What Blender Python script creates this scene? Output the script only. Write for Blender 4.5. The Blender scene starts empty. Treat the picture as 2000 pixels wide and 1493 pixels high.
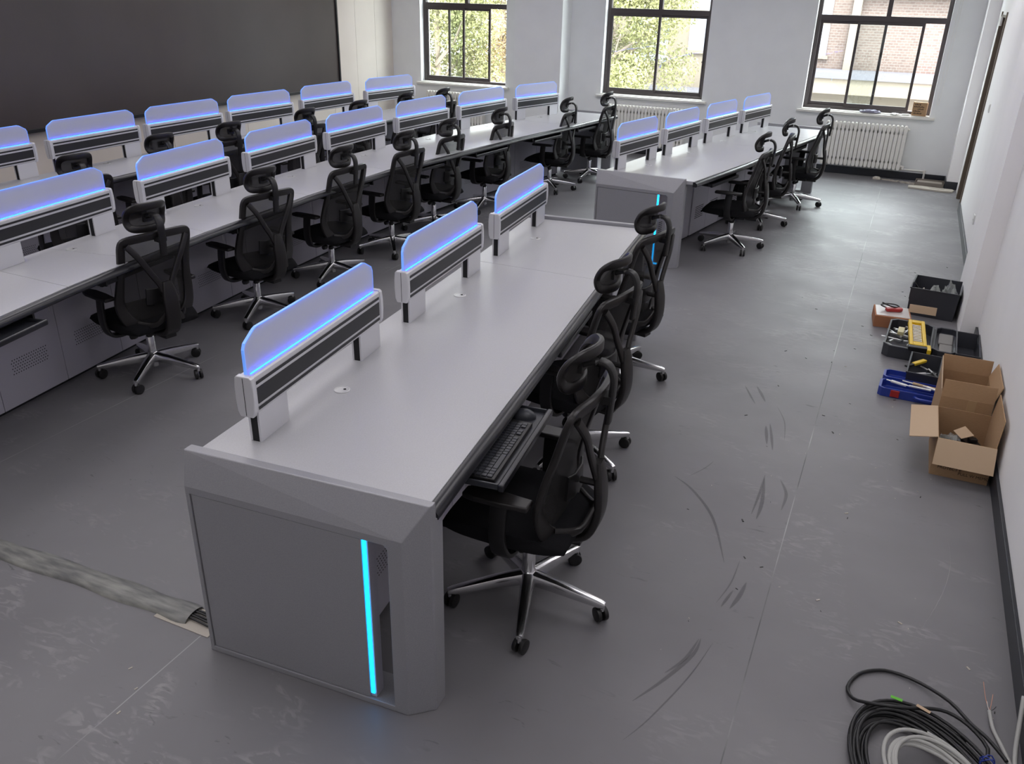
import bpy, bmesh, math, random
from mathutils import Vector, Matrix
random.seed(7)
PI = math.pi
SC = bpy.context.scene
COL = SC.collection
R = math.radians

# ------------------------------------------------------------------ camera, world, light, exposure
CAMH = 2.15
cam_d = bpy.data.cameras.new('camera'); cam = bpy.data.objects.new('camera', cam_d); COL.objects.link(cam)
cam_d.sensor_width = 36; cam_d.lens = 1628.34 / 2000 * 36; cam_d.clip_start = .05; cam_d.clip_end = 400
yaw, pitch, roll = 0.42003, 0.438187, 0.0245731
fwd = Vector((-math.sin(yaw)*math.cos(pitch), math.cos(yaw)*math.cos(pitch), -math.sin(pitch)))
rt = Vector((math.cos(yaw), math.sin(yaw), 0)); up = rt.cross(fwd)
r2 = rt*math.cos(roll) + up*math.sin(roll); u2 = -rt*math.sin(roll) + up*math.cos(roll)
m = Matrix.Identity(4)
for i in range(3):
    m[i][0] = r2[i]; m[i][1] = u2[i]; m[i][2] = -fwd[i]
m[2][3] = CAMH
cam.matrix_world = m
SC.camera = cam
SC.view_settings.view_transform = 'Standard'; SC.view_settings.look = 'None'
SC.view_settings.gamma = 1; SC.view_settings.use_curve_mapping = False
SC.view_settings.exposure = 0.0
SC.cycles.use_denoising = True
SC.cycles.max_bounces = 8; SC.cycles.diffuse_bounces = 5; SC.cycles.glossy_bounces = 4
SC.cycles.transparent_max_bounces = 16; SC.cycles.sample_clamp_indirect = 6
SC.cycles.caustics_reflective = False; SC.cycles.caustics_refractive = False

w = bpy.data.worlds.new('sky'); SC.world = w; w.use_nodes = True
bg = w.node_tree.nodes['Background']; bg.inputs[0].default_value = (.93, .97, 1, 1); bg.inputs[1].default_value = 17.0
sd = bpy.data.lights.new('sun', 'SUN'); sd.energy = 7; sd.angle = R(1); sd.color = (1, .94, .84)
so = bpy.data.objects.new('sun', sd); COL.objects.link(so)
so.rotation_euler = Vector((-.25, 1, -1.35)).to_track_quat('-Z', 'Y').to_euler()

YB = 12.377      # window wall
XR = 0.735       # right wall
XL = -7.78       # screen wall
ZC = 3.05        # ceiling
WIN = [(-7.265, -5.765), (-4.207, -2.70), (-1.33, .25)]
ZS, ZT = .80, 2.75

for i, (a, b) in enumerate(WIN):        # portals: only guide the daylight sampling
    ld = bpy.data.lights.new('window_portal', 'AREA'); ld.shape = 'RECTANGLE'; ld.size = b-a; ld.size_y = ZT-ZS
    ld.cycles.is_portal = True
    lo = bpy.data.objects.new('window_portal', ld); COL.objects.link(lo)
    lo.location = ((a+b)/2, YB+.32, (ZS+ZT)/2); lo.rotation_euler = (R(-90), 0, 0)

# ------------------------------------------------------------------ materials
def mat(name, col, rough=.5, metal=0., emit=None, es=0., spec=.5, coat=0.):
    mt = bpy.data.materials.new(name); mt.use_nodes = True
    b = mt.node_tree.nodes['Principled BSDF']
    b.inputs['Base Color'].default_value = (*col, 1); b.inputs['Roughness'].default_value = rough
    b.inputs['Metallic'].default_value = metal; b.inputs['Specular IOR Level'].default_value = spec
    b.inputs['Coat Weight'].default_value = coat
    if emit:
        b.inputs['Emission Color'].default_value = (*emit, 1); b.inputs['Emission Strength'].default_value = es
    return mt
def nd(mt, t, **kw):
    n = mt.node_tree.nodes.new(t)
    for k, v in kw.items():
        if k.startswith('i_'): n.inputs[k[2:].replace('_', ' ')].default_value = v
        else: setattr(n, k, v)
    return n
def lk(mt, a, b): mt.node_tree.links.new(a, b)
def noisy(mt, scale, c1, c2, lo=.4, hi=.6, stretch=None, bump=0., detail=4):
    """two-tone noise in the base colour of a material"""
    b = mt.node_tree.nodes['Principled BSDF']
    tc = nd(mt, 'ShaderNodeTexCoord'); src = tc.outputs['Object']
    if stretch:
        mp = nd(mt, 'ShaderNodeMapping'); mp.inputs['Scale'].default_value = stretch; lk(mt, src, mp.inputs[0]); src = mp.outputs[0]
    n = nd(mt, 'ShaderNodeTexNoise', i_Scale=scale, i_Detail=detail); lk(mt, src, n.inputs['Vector'])
    cr = nd(mt, 'ShaderNodeValToRGB'); cr.color_ramp.elements[0].position = lo; cr.color_ramp.elements[1].position = hi
    cr.color_ramp.elements[0].color = (*c1, 1); cr.color_ramp.elements[1].color = (*c2, 1)
    lk(mt, n.outputs['Fac'], cr.inputs[0]); lk(mt, cr.outputs[0], b.inputs['Base Color'])
    if bump:
        bp = nd(mt, 'ShaderNodeBump', i_Strength=bump, i_Distance=.01); lk(mt, n.outputs['Fac'], bp.inputs['Height']); lk(mt, bp.outputs[0], b.inputs['Normal'])
    return mt

M = {}
M['wall_w'] = noisy(mat('paint_cool_white', (.7, .72, .73), .75), 3, (.78, .79, .79), (.82, .83, .83), .3, .7)
M['wall_r'] = noisy(mat('paint_warm_white', (.7, .7, .7), .7), 2, (.88, .87, .865), (.92, .91, .905), .3, .7)
M['panel'] = noisy(mat('beige_wall_panel', (.5, .47, .43), .45), 2, (.66, .60, .535), (.71, .645, .58), .3, .7)
M['ceil'] = mat('ceiling_white', (.62, .62, .62), .9)
M['black_base'] = mat('black_skirting', (.018, .02, .026), .4)
M['frame'] = mat('bronze_window_frame', (.06, .048, .048), .45)
M['sill'] = mat('white_sill', (.72, .70, .66), .5)
M['rad'] = mat('radiator_enamel', (.78, .76, .71), .35)
M['door'] = noisy(mat('brown_door', (.13, .10, .075), .45), 20, (.115, .09, .068), (.15, .118, .088), .3, .7, (8, 8, .6))
M['work'] = noisy(mat('worktop_grey', (.5, .5, .52), .34, spec=.45), 260, (.43, .43, .445), (.48, .48, .50), .3, .7)
M['silver'] = mat('silver_paint', (.66, .66, .69), .36, .3)
M['cabs'] = noisy(mat('cabinet_grey', (.3, .3, .34), .4), 300, (.45, .435, .50), (.50, .485, .55), .3, .7)
M['endp'] = noisy(mat('end_panel_grey', (.34, .34, .36), .38, .25), 300, (.30, .30, .32), (.345, .345, .365), .3, .7)
M['trim'] = mat('dark_edge_trim', (.016, .016, .02), .28)
M['fascia'] = mat('charcoal_fascia', (.014, .014, .017), .45)
M['blackp'] = mat('black_plastic', (.009, .0085, .009), .42)
M['blackm'] = mat('black_plastic_satin', (.011, .0095, .0095), .40)
M['cloth'] = noisy(mat('black_fabric', (.009, .009, .010), .95, spec=.15), 400, (.007, .007, .008), (.013, .013, .015), .3, .7)
M['chrome'] = mat('polished_aluminium', (.72, .72, .73), .18, 1.)
M['hole'] = mat('dark_hole', (.008, .008, .01), .8)
M['screen'] = noisy(mat('led_wall_matt', (.022, .019, .018), .5), 1.2, (.044, .033, .031), (.056, .043, .040), .3, .7)
M['screenframe'] = mat('screen_bezel', (.012, .012, .013), .4)
M['led'] = mat('cyan_led', (.1, .4, .8), .5, 0, (.0, .40, 1.), 4.5)
M['ledb'] = mat('blue_led', (.05, .15, .8), .5, 0, (.004, .05, 1.), 22.)
M['ledge'] = mat('lit_acrylic_edge', (.3, .5, .9), .3, 0, (.06, .26, 1.), .6)
M['card'] = noisy(mat('cardboard', (.38, .23, .12), .85), 60, (.36, .225, .12), (.42, .265, .145), .3, .7, (1, 1, 12))
M['cardp'] = mat('cardboard_pale', (.52, .38, .25), .85)
M['cardo'] = mat('cardboard_orange', (.36, .15, .07), .8)
M['tape'] = mat('parcel_tape', (.42, .28, .15), .3)
M['ink'] = mat('printed_ink', (.03, .018, .012), .7)
M['blue'] = mat('blue_plastic', (.02, .045, .30), .3)
M['red'] = mat('red_plastic', (.38, .02, .02), .4)
M['yellow'] = mat('yellow_plastic', (.75, .50, .02), .4)
M['white'] = mat('white_plastic', (.72, .72, .70), .4)
M['steel'] = mat('brushed_steel', (.7, .7, .7), .4, .8)
M['graybox'] = mat('dark_grey_plastic', (.035, .037, .045), .4)
M['wood'] = mat('bare_wood', (.5, .36, .2), .7)
M['plaster'] = mat('plaster_rubble', (.5, .46, .40), .9)
M['cableb'] = mat('black_cable', (.012, .012, .013), .4)
M['cableg'] = mat('grey_cable', (.42, .42, .40), .5)
M['duct'] = noisy(mat('grey_duct_cover', (.2, .2, .19), .4), 8, (.13, .13, .13), (.30, .30, .275), .35, .7, (1, 6, 1))
M['copper'] = mat('copper_wire', (.6, .3, .2), .4, .8)
M['lime'] = mat('green_tag', (.12, .5, .03), .5)
M['fixture'] = mat('lamp_diffuser', (.8, .8, .8), .5, 0, (1., .965, .99), 3.3)  # glow of the added ceiling fill lamps

def mix_mat(name, fac, col, rough=.5, trans=None, translucent=0.):
    mt = bpy.data.materials.new(name); mt.use_nodes = True; nt = mt.node_tree
    b = nt.nodes['Principled BSDF']; b.inputs['Base Color'].default_value = (*col, 1); b.inputs['Roughness'].default_value = rough
    out = nt.nodes['Material Output']
    tr = nd(mt, 'ShaderNodeBsdfTransparent'); tr.inputs[0].default_value = (*(trans or (1, 1, 1)), 1)
    mx = nd(mt, 'ShaderNodeMixShader'); mx.inputs[0].default_value = fac
    surf = b.outputs[0]
    if translucent:
        tl = nd(mt, 'ShaderNodeBsdfTranslucent'); tl.inputs[0].default_value = (*col, 1)
        m2 = nd(mt, 'ShaderNodeMixShader'); m2.inputs[0].default_value = translucent
        lk(mt, b.outputs[0], m2.inputs[1]); lk(mt, tl.outputs[0], m2.inputs[2]); surf = m2.outputs[0]
    lk(mt, tr.outputs[0], mx.inputs[1]); lk(mt, surf, mx.inputs[2]); lk(mt, mx.outputs[0], out.inputs[0])
    return mt
M['mesh'] = mix_mat('black_mesh_fabric', .85, (.012, .011, .011), .8)
M['hmesh'] = mix_mat('dense_black_mesh', .94, (.014, .012, .012), .7)
M['frost'] = mix_mat('frosted_acrylic', .90, (.75, .77, .84), .45, (.9, .93, 1), .45)
M['bag'] = mix_mat('clear_plastic_bag', .4, (.55, .58, .56), .12)
def glass_mat(name, tint, refl):
    mt = bpy.data.materials.new(name); mt.use_nodes = True; nt = mt.node_tree
    nt.nodes.remove(nt.nodes['Principled BSDF'])
    tr = nd(mt, 'ShaderNodeBsdfTransparent'); tr.inputs[0].default_value = (*tint, 1)
    gl = nd(mt, 'ShaderNodeBsdfGlossy'); gl.inputs['Roughness'].default_value = .02
    mx = nd(mt, 'ShaderNodeMixShader'); mx.inputs[0].default_value = refl
    lk(mt, tr.outputs[0], mx.inputs[1]); lk(mt, gl.outputs[0], mx.inputs[2]); lk(mt, mx.outputs[0], nt.nodes['Material Output'].inputs[0])
    return mt
M['glass'] = glass_mat('window_glass', (.93, .96, .95), .06)

# floor: dark grey sheet flooring with seams, scuffs, pale patches and far-right sheen painted into the colour
def floor_mat():
    mt = mat('grey_sheet_floor', (.1, .1, .11), .42, spec=.65); b = mt.node_tree.nodes['Principled BSDF']
    geo = nd(mt, 'ShaderNodeNewGeometry'); pos = geo.outputs['Position']
    def noise(scale, st=(1, 1, 1), rot=0, detail=5, dist=0.):
        mp = nd(mt, 'ShaderNodeMapping'); mp.inputs['Scale'].default_value = st; mp.inputs['Rotation'].default_value = (0, 0, rot)
        lk(mt, pos, mp.inputs[0]); n = nd(mt, 'ShaderNodeTexNoise', i_Scale=scale, i_Detail=detail, i_Distortion=dist); lk(mt, mp.outputs[0], n.inputs['Vector']); return n.outputs['Fac']
    def ramp(f, lo, hi):
        r = nd(mt, 'ShaderNodeMapRange'); r.inputs['From Min'].default_value = lo; r.inputs['From Max'].default_value = hi; lk(mt, f, r.inputs['Value']); return r.outputs[0]
    def mul(a, c, op='MULTIPLY'):
        n = nd(mt, 'ShaderNodeMath', operation=op)
        for k, v in enumerate((a, c)):
            if isinstance(v, (int, float)): n.inputs[k].default_value = v
            else: lk(mt, v, n.inputs[k])
        return n.outputs[0]
    def mixc(f, a, c):
        n = nd(mt, 'ShaderNodeMix', data_type='RGBA'); lk(mt, f, n.inputs[0])
        for k, v in ((6, a), (7, c)):
            if isinstance(v, tuple): n.inputs[k].default_value = (*v, 1)
            else: lk(mt, v, n.inputs[k])
        return n.outputs[2]
    base = mixc(ramp(noise(.9), .35, .65), (.155, .150, .160), (.195, .190, .200))
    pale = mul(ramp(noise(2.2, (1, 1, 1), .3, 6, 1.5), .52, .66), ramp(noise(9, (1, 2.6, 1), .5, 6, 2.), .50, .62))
    pale = mul(pale, ramp(noise(.45, detail=2), .42, .62)); sy_ = nd(mt, 'ShaderNodeSeparateXYZ'); lk(mt, pos, sy_.inputs[0]); sheen = mul(mul(ramp(sy_.outputs[1], 3.5, 7.5), ramp(sy_.outputs[0], -1.4, -.6)), mul(ramp(noise(1.6, (1, 1.5, 1), .4, 7, 1.), .46, .64), ramp(noise(14, (1, 2.4, 1), .5, 6, 1.), .40, .62)))  # second mask: far-right floor sheen painted in as pale noise
    pale = mul(mul(pale, .5), mul(sheen, .42), 'MAXIMUM'); base = mixc(pale, base, (.36, .35, .35))
    dark = mul(ramp(noise(11, (1, 3.5, 1), -.9, 4, 1.), .66, .74), ramp(noise(1.4), .5, .6))
    base = mixc(mul(dark, .55), base, (.035, .035, .04))
    fine = ramp(noise(60), .72, .8); base = mixc(mul(fine, .35), base, (.22, .22, .22))
    sx = nd(mt, 'ShaderNodeSeparateXYZ'); lk(mt, pos, sx.inputs[0])
    seam = None
    for x0 in (-.135, -1.97, -3.72, -5.5):
        d = mul(mul(sx.outputs[0], -x0, 'ADD'), 0, 'ABSOLUTE'); d = mul(d, .0022, 'LESS_THAN'); seam = d if seam is None else mul(seam, d, 'MAXIMUM')
    for y0 in (7.83, .75):
        d = mul(mul(sx.outputs[1], -y0, 'ADD'), 0, 'ABSOLUTE'); d = mul(d, .0018, 'LESS_THAN'); seam = mul(seam, d, 'MAXIMUM')
    tone = mixc(ramp(noise(1.1), .42, .58), (.05, .05, .055), (.36, .36, .36))
    base = mixc(mul(seam, .8), base, tone)
    lk(mt, base, b.inputs['Base Color'])
    rr = nd(mt, 'ShaderNodeMapRange'); rr.inputs['To Min'].default_value = .40; rr.inputs['To Max'].default_value = .58
    lk(mt, noise(3.5, detail=6), rr.inputs['Value']); lk(mt, rr.outputs[0], b.inputs['Roughness'])
    bp = nd(mt, 'ShaderNodeBump', i_Strength=.12, i_Distance=.01); lk(mt, noise(5, detail=5), bp.inputs['Height']); lk(mt, bp.outputs[0], b.inputs['Normal'])
    return mt
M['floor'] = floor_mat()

# ------------------------------------------------------------------ geometry helpers
def box(bm, x0, x1, y0, y1, z0, z1, T=None):
    vs = [bm.verts.new((x, y, z)) for z in (z0, z1) for y in (y0, y1) for x in (x0, x1)]
    if T is not None:
        for v in vs: v.co = T @ v.co
    for f in ((0, 2, 3, 1), (4, 5, 7, 6), (0, 1, 5, 4), (2, 6, 7, 3), (0, 4, 6, 2), (1, 3, 7, 5)):
        bm.faces.new([vs[k] for k in f])
    return vs
def prism(bm, pts, d0, d1, axis='y', T=None):
    """polygon pts (a,b) extruded between d0 and d1 along axis"""
    def mk(a, b, d):
        c = {'x': (d, a, b), 'y': (a, d, b), 'z': (a, b, d)}[axis]; c = Vector(c)
        return bm.verts.new(T @ c if T is not None else c)
    A = [mk(a, b, d0) for a, b in pts]; B = [mk(a, b, d1) for a, b in pts]
    bm.faces.new(A); bm.faces.new(B[::-1]); n = len(pts)
    for i in range(n): bm.faces.new((A[i], A[(i+1) % n], B[(i+1) % n], B[i]))
def smooth_path(pts, n=6, closed=False):
    P = [Vector(p) for p in pts]; out = []; N = len(P); rng = N if closed else N-1
    for i in range(rng):
        g = lambda k: P[k % N] if closed else P[min(max(k, 0), N-1)]
        p0, p1, p2, p3 = g(i-1), g(i), g(i+1), g(i+2)
        for j in range(n):
            t = j/n; t2 = t*t; t3 = t2*t
            out.append(.5*((2*p1)+(-p0+p2)*t+(2*p0-5*p1+4*p2-p3)*t2+(-p0+3*p1-3*p2+p3)*t3))
    if not closed: out.append(P[-1])
    return out
def sweep(bm, path, prof, closed=False, upv=(0, 0, 1), scales=None, T=None):
    """sweep a closed profile [(a,b)] along path; a = side axis, b = 'up' axis kept near upv. upv may be a list"""
    n = len(path); rings = []
    for i, p in enumerate(path):
        p = Vector(p)
        a = Vector(path[(i-1) % n] if closed or i > 0 else path[0]); b = Vector(path[(i+1) % n] if closed or i < n-1 else path[-1])
        t = (b-a).normalized(); u = Vector(upv[i] if isinstance(upv, list) else upv)
        s = t.cross(u)
        if s.length < 1e-4: s = t.cross(Vector((1, 0, 0)))
        s.normalize(); u = s.cross(t)
        k = scales[i] if scales else 1
        ka, kb = k if isinstance(k, tuple) else (k, k)
        ring = []
        for (x, y) in prof:
            c = p + s*x*ka + u*y*kb
            ring.append(bm.verts.new(T @ c if T is not None else c))
        rings.append(ring)
    m_ = len(prof); R_ = range(n if closed else n-1)
    for i in R_:
        A, B = rings[i], rings[(i+1) % n]
        for j in range(m_): bm.faces.new((A[j], A[(j+1) % m_], B[(j+1) % m_], B[j]))
    if not closed:
        bm.faces.new(rings[0][::-1]); bm.faces.new(rings[-1])
def circ(r, n=8, ry=None): return [(r*math.cos(2*PI*k/n), (ry or r)*math.sin(2*PI*k/n)) for k in range(n)]
def rrect(wd, h, r=.3, n=2):
    r = min(wd, h)*r; out = []
    for cx, cy, a0 in ((wd/2-r, h/2-r, 0), (-wd/2+r, h/2-r, 90), (-wd/2+r, -h/2+r, 180), (wd/2-r, -h/2+r, 270)):
        for k in range(n+1):
            a = R(a0+90*k/n); out.append((cx+r*math.cos(a), cy+r*math.sin(a)))
    return out
def tube(bm, path, r, n=8, closed=False, T=None): sweep(bm, path, circ(r, n), closed, (0, 0, 1), None, T)
def lathe(bm, prof, n=16, T=None):
    """prof [(r,z)] about z"""
    rings = []
    for r, z in prof:
        if r < 1e-6:
            c = Vector((0, 0, z)); rings.append([bm.verts.new(T @ c if T is not None else c)]); continue
        rg = []
        for k in range(n):
            c = Vector((r*math.cos(2*PI*k/n), r*math.sin(2*PI*k/n), z)); rg.append(bm.verts.new(T @ c if T is not None else c))
        rings.append(rg)
    for A, B in zip(rings, rings[1:]):
        if len(A) == 1 and len(B) == 1: continue
        for k in range(n):
            k2 = (k+1) % n
            if len(A) == 1: bm.faces.new((A[0], B[k2], B[k]))
            elif len(B) == 1: bm.faces.new((A[k], A[k2], B[0]))
            else: bm.faces.new((A[k], A[k2], B[k2], B[k]))
    if len(rings[0]) > 1: bm.faces.new(rings[0][::-1])
    if len(rings[-1]) > 1: bm.faces.new(rings[-1])
def NB(): return bmesh.new()
def obj(name, bm, material, parent=None, smooth=False, bevel=0., loc=None, seg=2):
    bmesh.ops.recalc_face_normals(bm, faces=bm.faces)
    me = bpy.data.meshes.new(name); bm.to_mesh(me); bm.free()
    for mt in (material if isinstance(material, list) else [material]): me.materials.append(mt)
    o = bpy.data.objects.new(name, me); COL.objects.link(o)
    if smooth:
        for p in me.polygons: p.use_smooth = True
        if smooth is not True: me.set_sharp_from_angle(angle=R(smooth))
    if bevel:
        md = o.modifiers.new('bevel', 'BEVEL'); md.width = bevel; md.segments = seg; md.limit_method = 'ANGLE'; md.angle_limit = R(40)
    if parent is not None: o.parent = parent
    if loc: o.location = loc
    return o
def tag(o, label=None, cat=None, group=None, kind=None):
    if label: o['label'] = label
    if cat: o['category'] = cat
    if group: o['group'] = group
    if kind: o['kind'] = kind
    return o
def thing(name, label, cat, loc=(0, 0, 0), rz=0., group=None):
    o = bpy.data.objects.new(name, None); COL.objects.link(o); o.empty_display_size = .1
    o.location = loc; o.rotation_euler = (0, 0, rz); tag(o, label, cat, group); return o
def struct(name, bm, mt, parent=None, **kw):
    o = obj(name, bm, mt, parent, **kw)
    if parent is None: o['kind'] = 'structure'
    return o
def dup(root, loc, rz, label=None, group=None):
    r = root.copy(); COL.objects.link(r); r.location = loc; r.rotation_euler = (0, 0, rz)
    if label: r['label'] = label
    if group: r['group'] = group
    for ch in list(root.children):
        c = ch.copy(); COL.objects.link(c); c.parent = r
        for g in ch.children:
            d = g.copy(); COL.objects.link(d); d.parent = c
    return r

# ------------------------------------------------------------------ room shell
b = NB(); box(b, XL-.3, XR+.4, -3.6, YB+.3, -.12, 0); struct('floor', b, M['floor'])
b = NB(); box(b, XL-.3, XR+.4, -3.6, YB+.3, ZC, ZC+.15); struct('ceiling', b, M['ceil'])
# window wall with three openings
b = NB(); xs = [XL-.3]+[v for p in WIN for v in p]+[XR+.4]
for k in range(0, len(xs), 2): box(b, xs[k], xs[k+1], YB, YB+.3, 0, ZC)
for a, c in WIN: box(b, a, c, YB, YB+.3, 0, ZS); box(b, a, c, YB, YB+.3, ZT, ZC)
box(b, -5.46, -4.72, YB-.37, YB, 0, ZC)                 # pillar between the windows
struct('wall_back', b, M['wall_w'])
# panelled left wall
b = NB(); box(b, XL-.3, XL-.02, -3.6, YB, 0, ZC); struct('wall_left', b, M['hole'])
b = NB(); ys = [-3.6]+[x for x in [-.8+.64*k for k in range(0, 20)] if x < 11.0]+[11.35, 11.88, YB]
for a, c in zip(ys, ys[1:]): box(b, XL-.02, XL, a+.0025, c-.0025, 0, ZC)
o = struct('wall_left_panel', b, M['panel'])
# right wall: near part, pilaster, far part with door opening, corner column
b = NB()
box(b, XR, XR+.4, -3.6, 10.74, 0, ZC); box(b, XR, XR+.4, 11.43, YB, 0, ZC); box(b, XR, XR+.4, 10.74, 11.43, 2.04, ZC)
box(b, .628, XR, 6.33, 7.22, 0, ZC); box(b, .605, XR, 11.98, YB, 0, ZC)
struct('wall_right', b, M['wall_r'])
b = NB(); box(b, XL-.3, XR+.4, -3.9, -3.6, 0, ZC); struct('wall_front', b, M['wall_r'])
# skirting
def skirt(name, segs):
    b = NB()
    for s in segs: box(b, *s, 0, .095)
    struct(name, b, M['black_base'], bevel=.003)
skirt('baseboard_right', [(XR-.016, XR, -3.6, 6.33), (XR-.016, XR, 7.22, 10.70)])
skirt('baseboard_back', [(-4.72, .605, YB-.016, YB), (XL, -5.46, YB-.016, YB), (.605-.015, .605, 11.98, YB-.016), (.59, XR, 11.965, 11.98), (-5.475, -4.705, YB-.386, YB-.37)])
skirt('baseboard_left', [(XL, XL+.016, -3.6, YB-.016)])
# fill lamps added on the ceiling, out of view, to brighten the room
fillT = thing('ceiling_lamp', 'flat square LED lamp in the ceiling', 'ceiling lamp', (-6.6, -.6, ZC), 0, 'LED lamps in a grid on the ceiling')
q_ = NB(); box(q_, -.60, .60, -.60, .60, -.018, -.012); obj('diffuser', q_, M['fixture'], fillT)
q_ = NB(); box(q_, -.62, -.60, -.62, .62, -.02, 0); box(q_, .60, .62, -.62, .62, -.02, 0); box(q_, -.60, .60, -.62, -.60, -.02, 0); box(q_, -.60, .60, .60, .62, -.02, 0); obj('lamp_frame', q_, M['sill'], fillT)
for i_ in range(4):
    for j_ in range(5):
        if i_ or j_: dup(fillT, (-6.6+2.15*i_, -.6+2.6*j_, ZC), 0)
# door in the right wall
b = NB(); box(b, XR+.10, XR+.15, 10.76, 11.41, .005, 2.02); dr = struct('door_1', b, M['door'])
b = NB(); box(b, XR-.012, XR+.16, 11.405, 11.43, 0, 2.04); box(b, XR-.012, XR+.16, 10.74, 10.765, 0, 2.04); box(b, XR-.012, XR+.16, 10.765, 11.405, 2.015, 2.04)
box(b, XR-.014, XR, 10.70, 10.74, 0, 2.07); box(b, XR-.014, XR, 11.43, 11.47, 0, 2.07)
struct('door_frame', b, M['door'], dr)
b = NB(); box(b, XR+.055, XR+.10, 10.83, 10.86, 1.0, 1.02); lathe(b, [(.026, 0), (.026, .01), (0, .012)], 12, Matrix.Translation((XR+.10, 10.86, 1.01)) @ Matrix.Rotation(R(-90), 4, 'Y')); tube(b, [(XR+.06, 10.86, 1.01), (XR+.06, 10.96, 1.01)], .009)
struct('door_handle', b, M['steel'], dr)
# windows
def window(n, a, c, mull, upmid, openright=None):
    y = YB+.14; root = bpy.data.objects.new('window_%d' % n, None); COL.objects.link(root); root['kind'] = 'structure'; root.location = (0, 0, 0)
    zt = 1.90; f = .05
    b = NB()
    for s in ((a, a+f, ZS, ZT), (c-f, c, ZS, ZT), (a+f, c-f, ZS, ZS+f), (a+f, c-f, ZT-f, ZT), (a+f, c-f, zt, zt+.07)): box(b, s[0], s[1], y-.03, y+.04, s[2], s[3])
    box(b, upmid-.028, upmid+.028, y-.03, y+.04, zt+.07, ZT-f)
    obj('window_frame', b, M['frame'], root, bevel=.003)
    # sashes
    for k, (xa, xb, off) in enumerate(mull):
        b = NB(); t = .035; yy = y+off
        for s in ((xa, xa+t, ZS+f, zt), (xb-t, xb, ZS+f, zt), (xa+t, xb-t, ZS+f, ZS+f+t+.01), (xa+t, xb-t, zt-t, zt)): box(b, s[0], s[1], yy-.012, yy+.012, s[2], s[3])
        sh = obj('window_sash', b, M['frame'], root, bevel=.002)
        b = NB(); box(b, xa+t, xb-t, yy-.002, yy+.002, ZS+f+t+.01, zt-t); obj('window_pane', b, M['glass'], sh)
        b = NB(); box(b, xb-t+.008, xb-.01, yy-.03, yy-.012, 1.27, 1.35); box(b, xb-t+.0, xb-t+.012, yy-.045, yy-.022, 1.30, 1.32); obj('window_latch', b, M['frame'], sh)
    b = NB(); box(b, a+f, upmid-.028, y-.002, y+.002, zt+.07, ZT-f); obj('window_pane', b, M['glass'], root)
    b = NB(); box(b, upmid+.028, c-f, y-.002, y+.002, zt+.07, ZT-f); obj('window_pane', b, M['glass'], root)
    b = NB(); box(b, a-.065, c+.065, YB-.055, YB+.002, ZS-.03, ZS); box(b, a+.001, c-.001, YB-.01, YB+.11, ZS-.0, ZS+.012)
    obj('window_sill', b, M['sill'], root, bevel=.004)
    return root
window(1, *WIN[0], [(-7.215, -6.535, -.014), (-6.84, -6.10, .014)], -6.5)
window(2, *WIN[1], [(-4.157, -3.42, -.014), (-3.46, -2.75, .014)], -3.44)
window(3, *WIN[2], [(-1.28, -.46, .014), (-.82, -.02, -.014)], -.47)

# ------------------------------------------------------------------ exterior seen through the windows
b = NB(); box(b, -70, 60, YB+2, 90, -4.6, -4.5); g = obj('ground', b, noisy(mat('pale_paving', (.5, .47, .42), .9), .3, (.15, .14, .13), (.2, .19, .17), .3, .7)); g['kind'] = 'structure'
def brickmat():
    mt = mat('pink_brick', (.5, .3, .24), .9); bsdf = mt.node_tree.nodes['Principled BSDF']
    tc = nd(mt, 'ShaderNodeTexCoord'); mp = nd(mt, 'ShaderNodeMapping'); mp.inputs['Rotation'].default_value = (R(90), 0, 0); lk(mt, tc.outputs['Object'], mp.inputs[0])
    br = nd(mt, 'ShaderNodeTexBrick', i_Scale=3.2); br.inputs['Color1'].default_value = (.11, .077, .066, 1); br.inputs['Color2'].default_value = (.085, .058, .05, 1); br.inputs['Mortar'].default_value = (.13, .11, .10, 1)
    br.inputs['Mortar Size'].default_value = .03; lk(mt, mp.outputs[0], br.inputs['Vector']); lk(mt, br.outputs[0], bsdf.inputs['Base Color']); return mt
M['brick'] = brickmat(); M['cream'] = mat('cream_render', (.15, .125, .098), .9); M['ledge_grey'] = mat('grey_coping', (.09, .085, .10), .8)
M['extglass'] = mat('facade_glass', (.22, .24, .28), .2)
YF = 30.
bld = thing('building', 'sunlit brick and cream building across the yard, seen through the windows', 'building', (0, YF, -4.5))
def bpart(name, mt, boxes, parent=bld, bev=0):
    q = NB()
    for s in boxes: box(q, *s)
    return obj(name, q, mt, parent, bevel=bev)
bpart('brick_wall', M['brick'], [(-4.2, 14, .4, 8, 0, 12)])
bpart('cream_wall', M['cream'], [(-10.5, -4.2, 0, 8, 0, 12), (-4.2, 14, 0, .4, 0, 3.9), (1.4, 14, .0, .42, 7.3, 12)])
bpart('ledge', M['cream'], [(-4.3, 14, -1.2, .4, 4.0, 4.45), (-10.6, -4.2, -1.4, 0, 3.2, 3.7), (-4.3, 14, -.5, .4, 2.6, 2.8)])
bpart('coping', M['ledge_grey'], [(-4.3, 14, -1.3, .4, 4.45, 4.62), (-10.6, -4.2, -1.5, 0, 3.7, 3.82)])
bpart('window_surround', M['cream'], [(-2.2, -1.95, .1, .4, 4.62, 7.0), (-2.2, 14, .1, .4, 6.75, 7.3), (.9, 1.2, .1, .4, 4.62, 7)])
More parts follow.
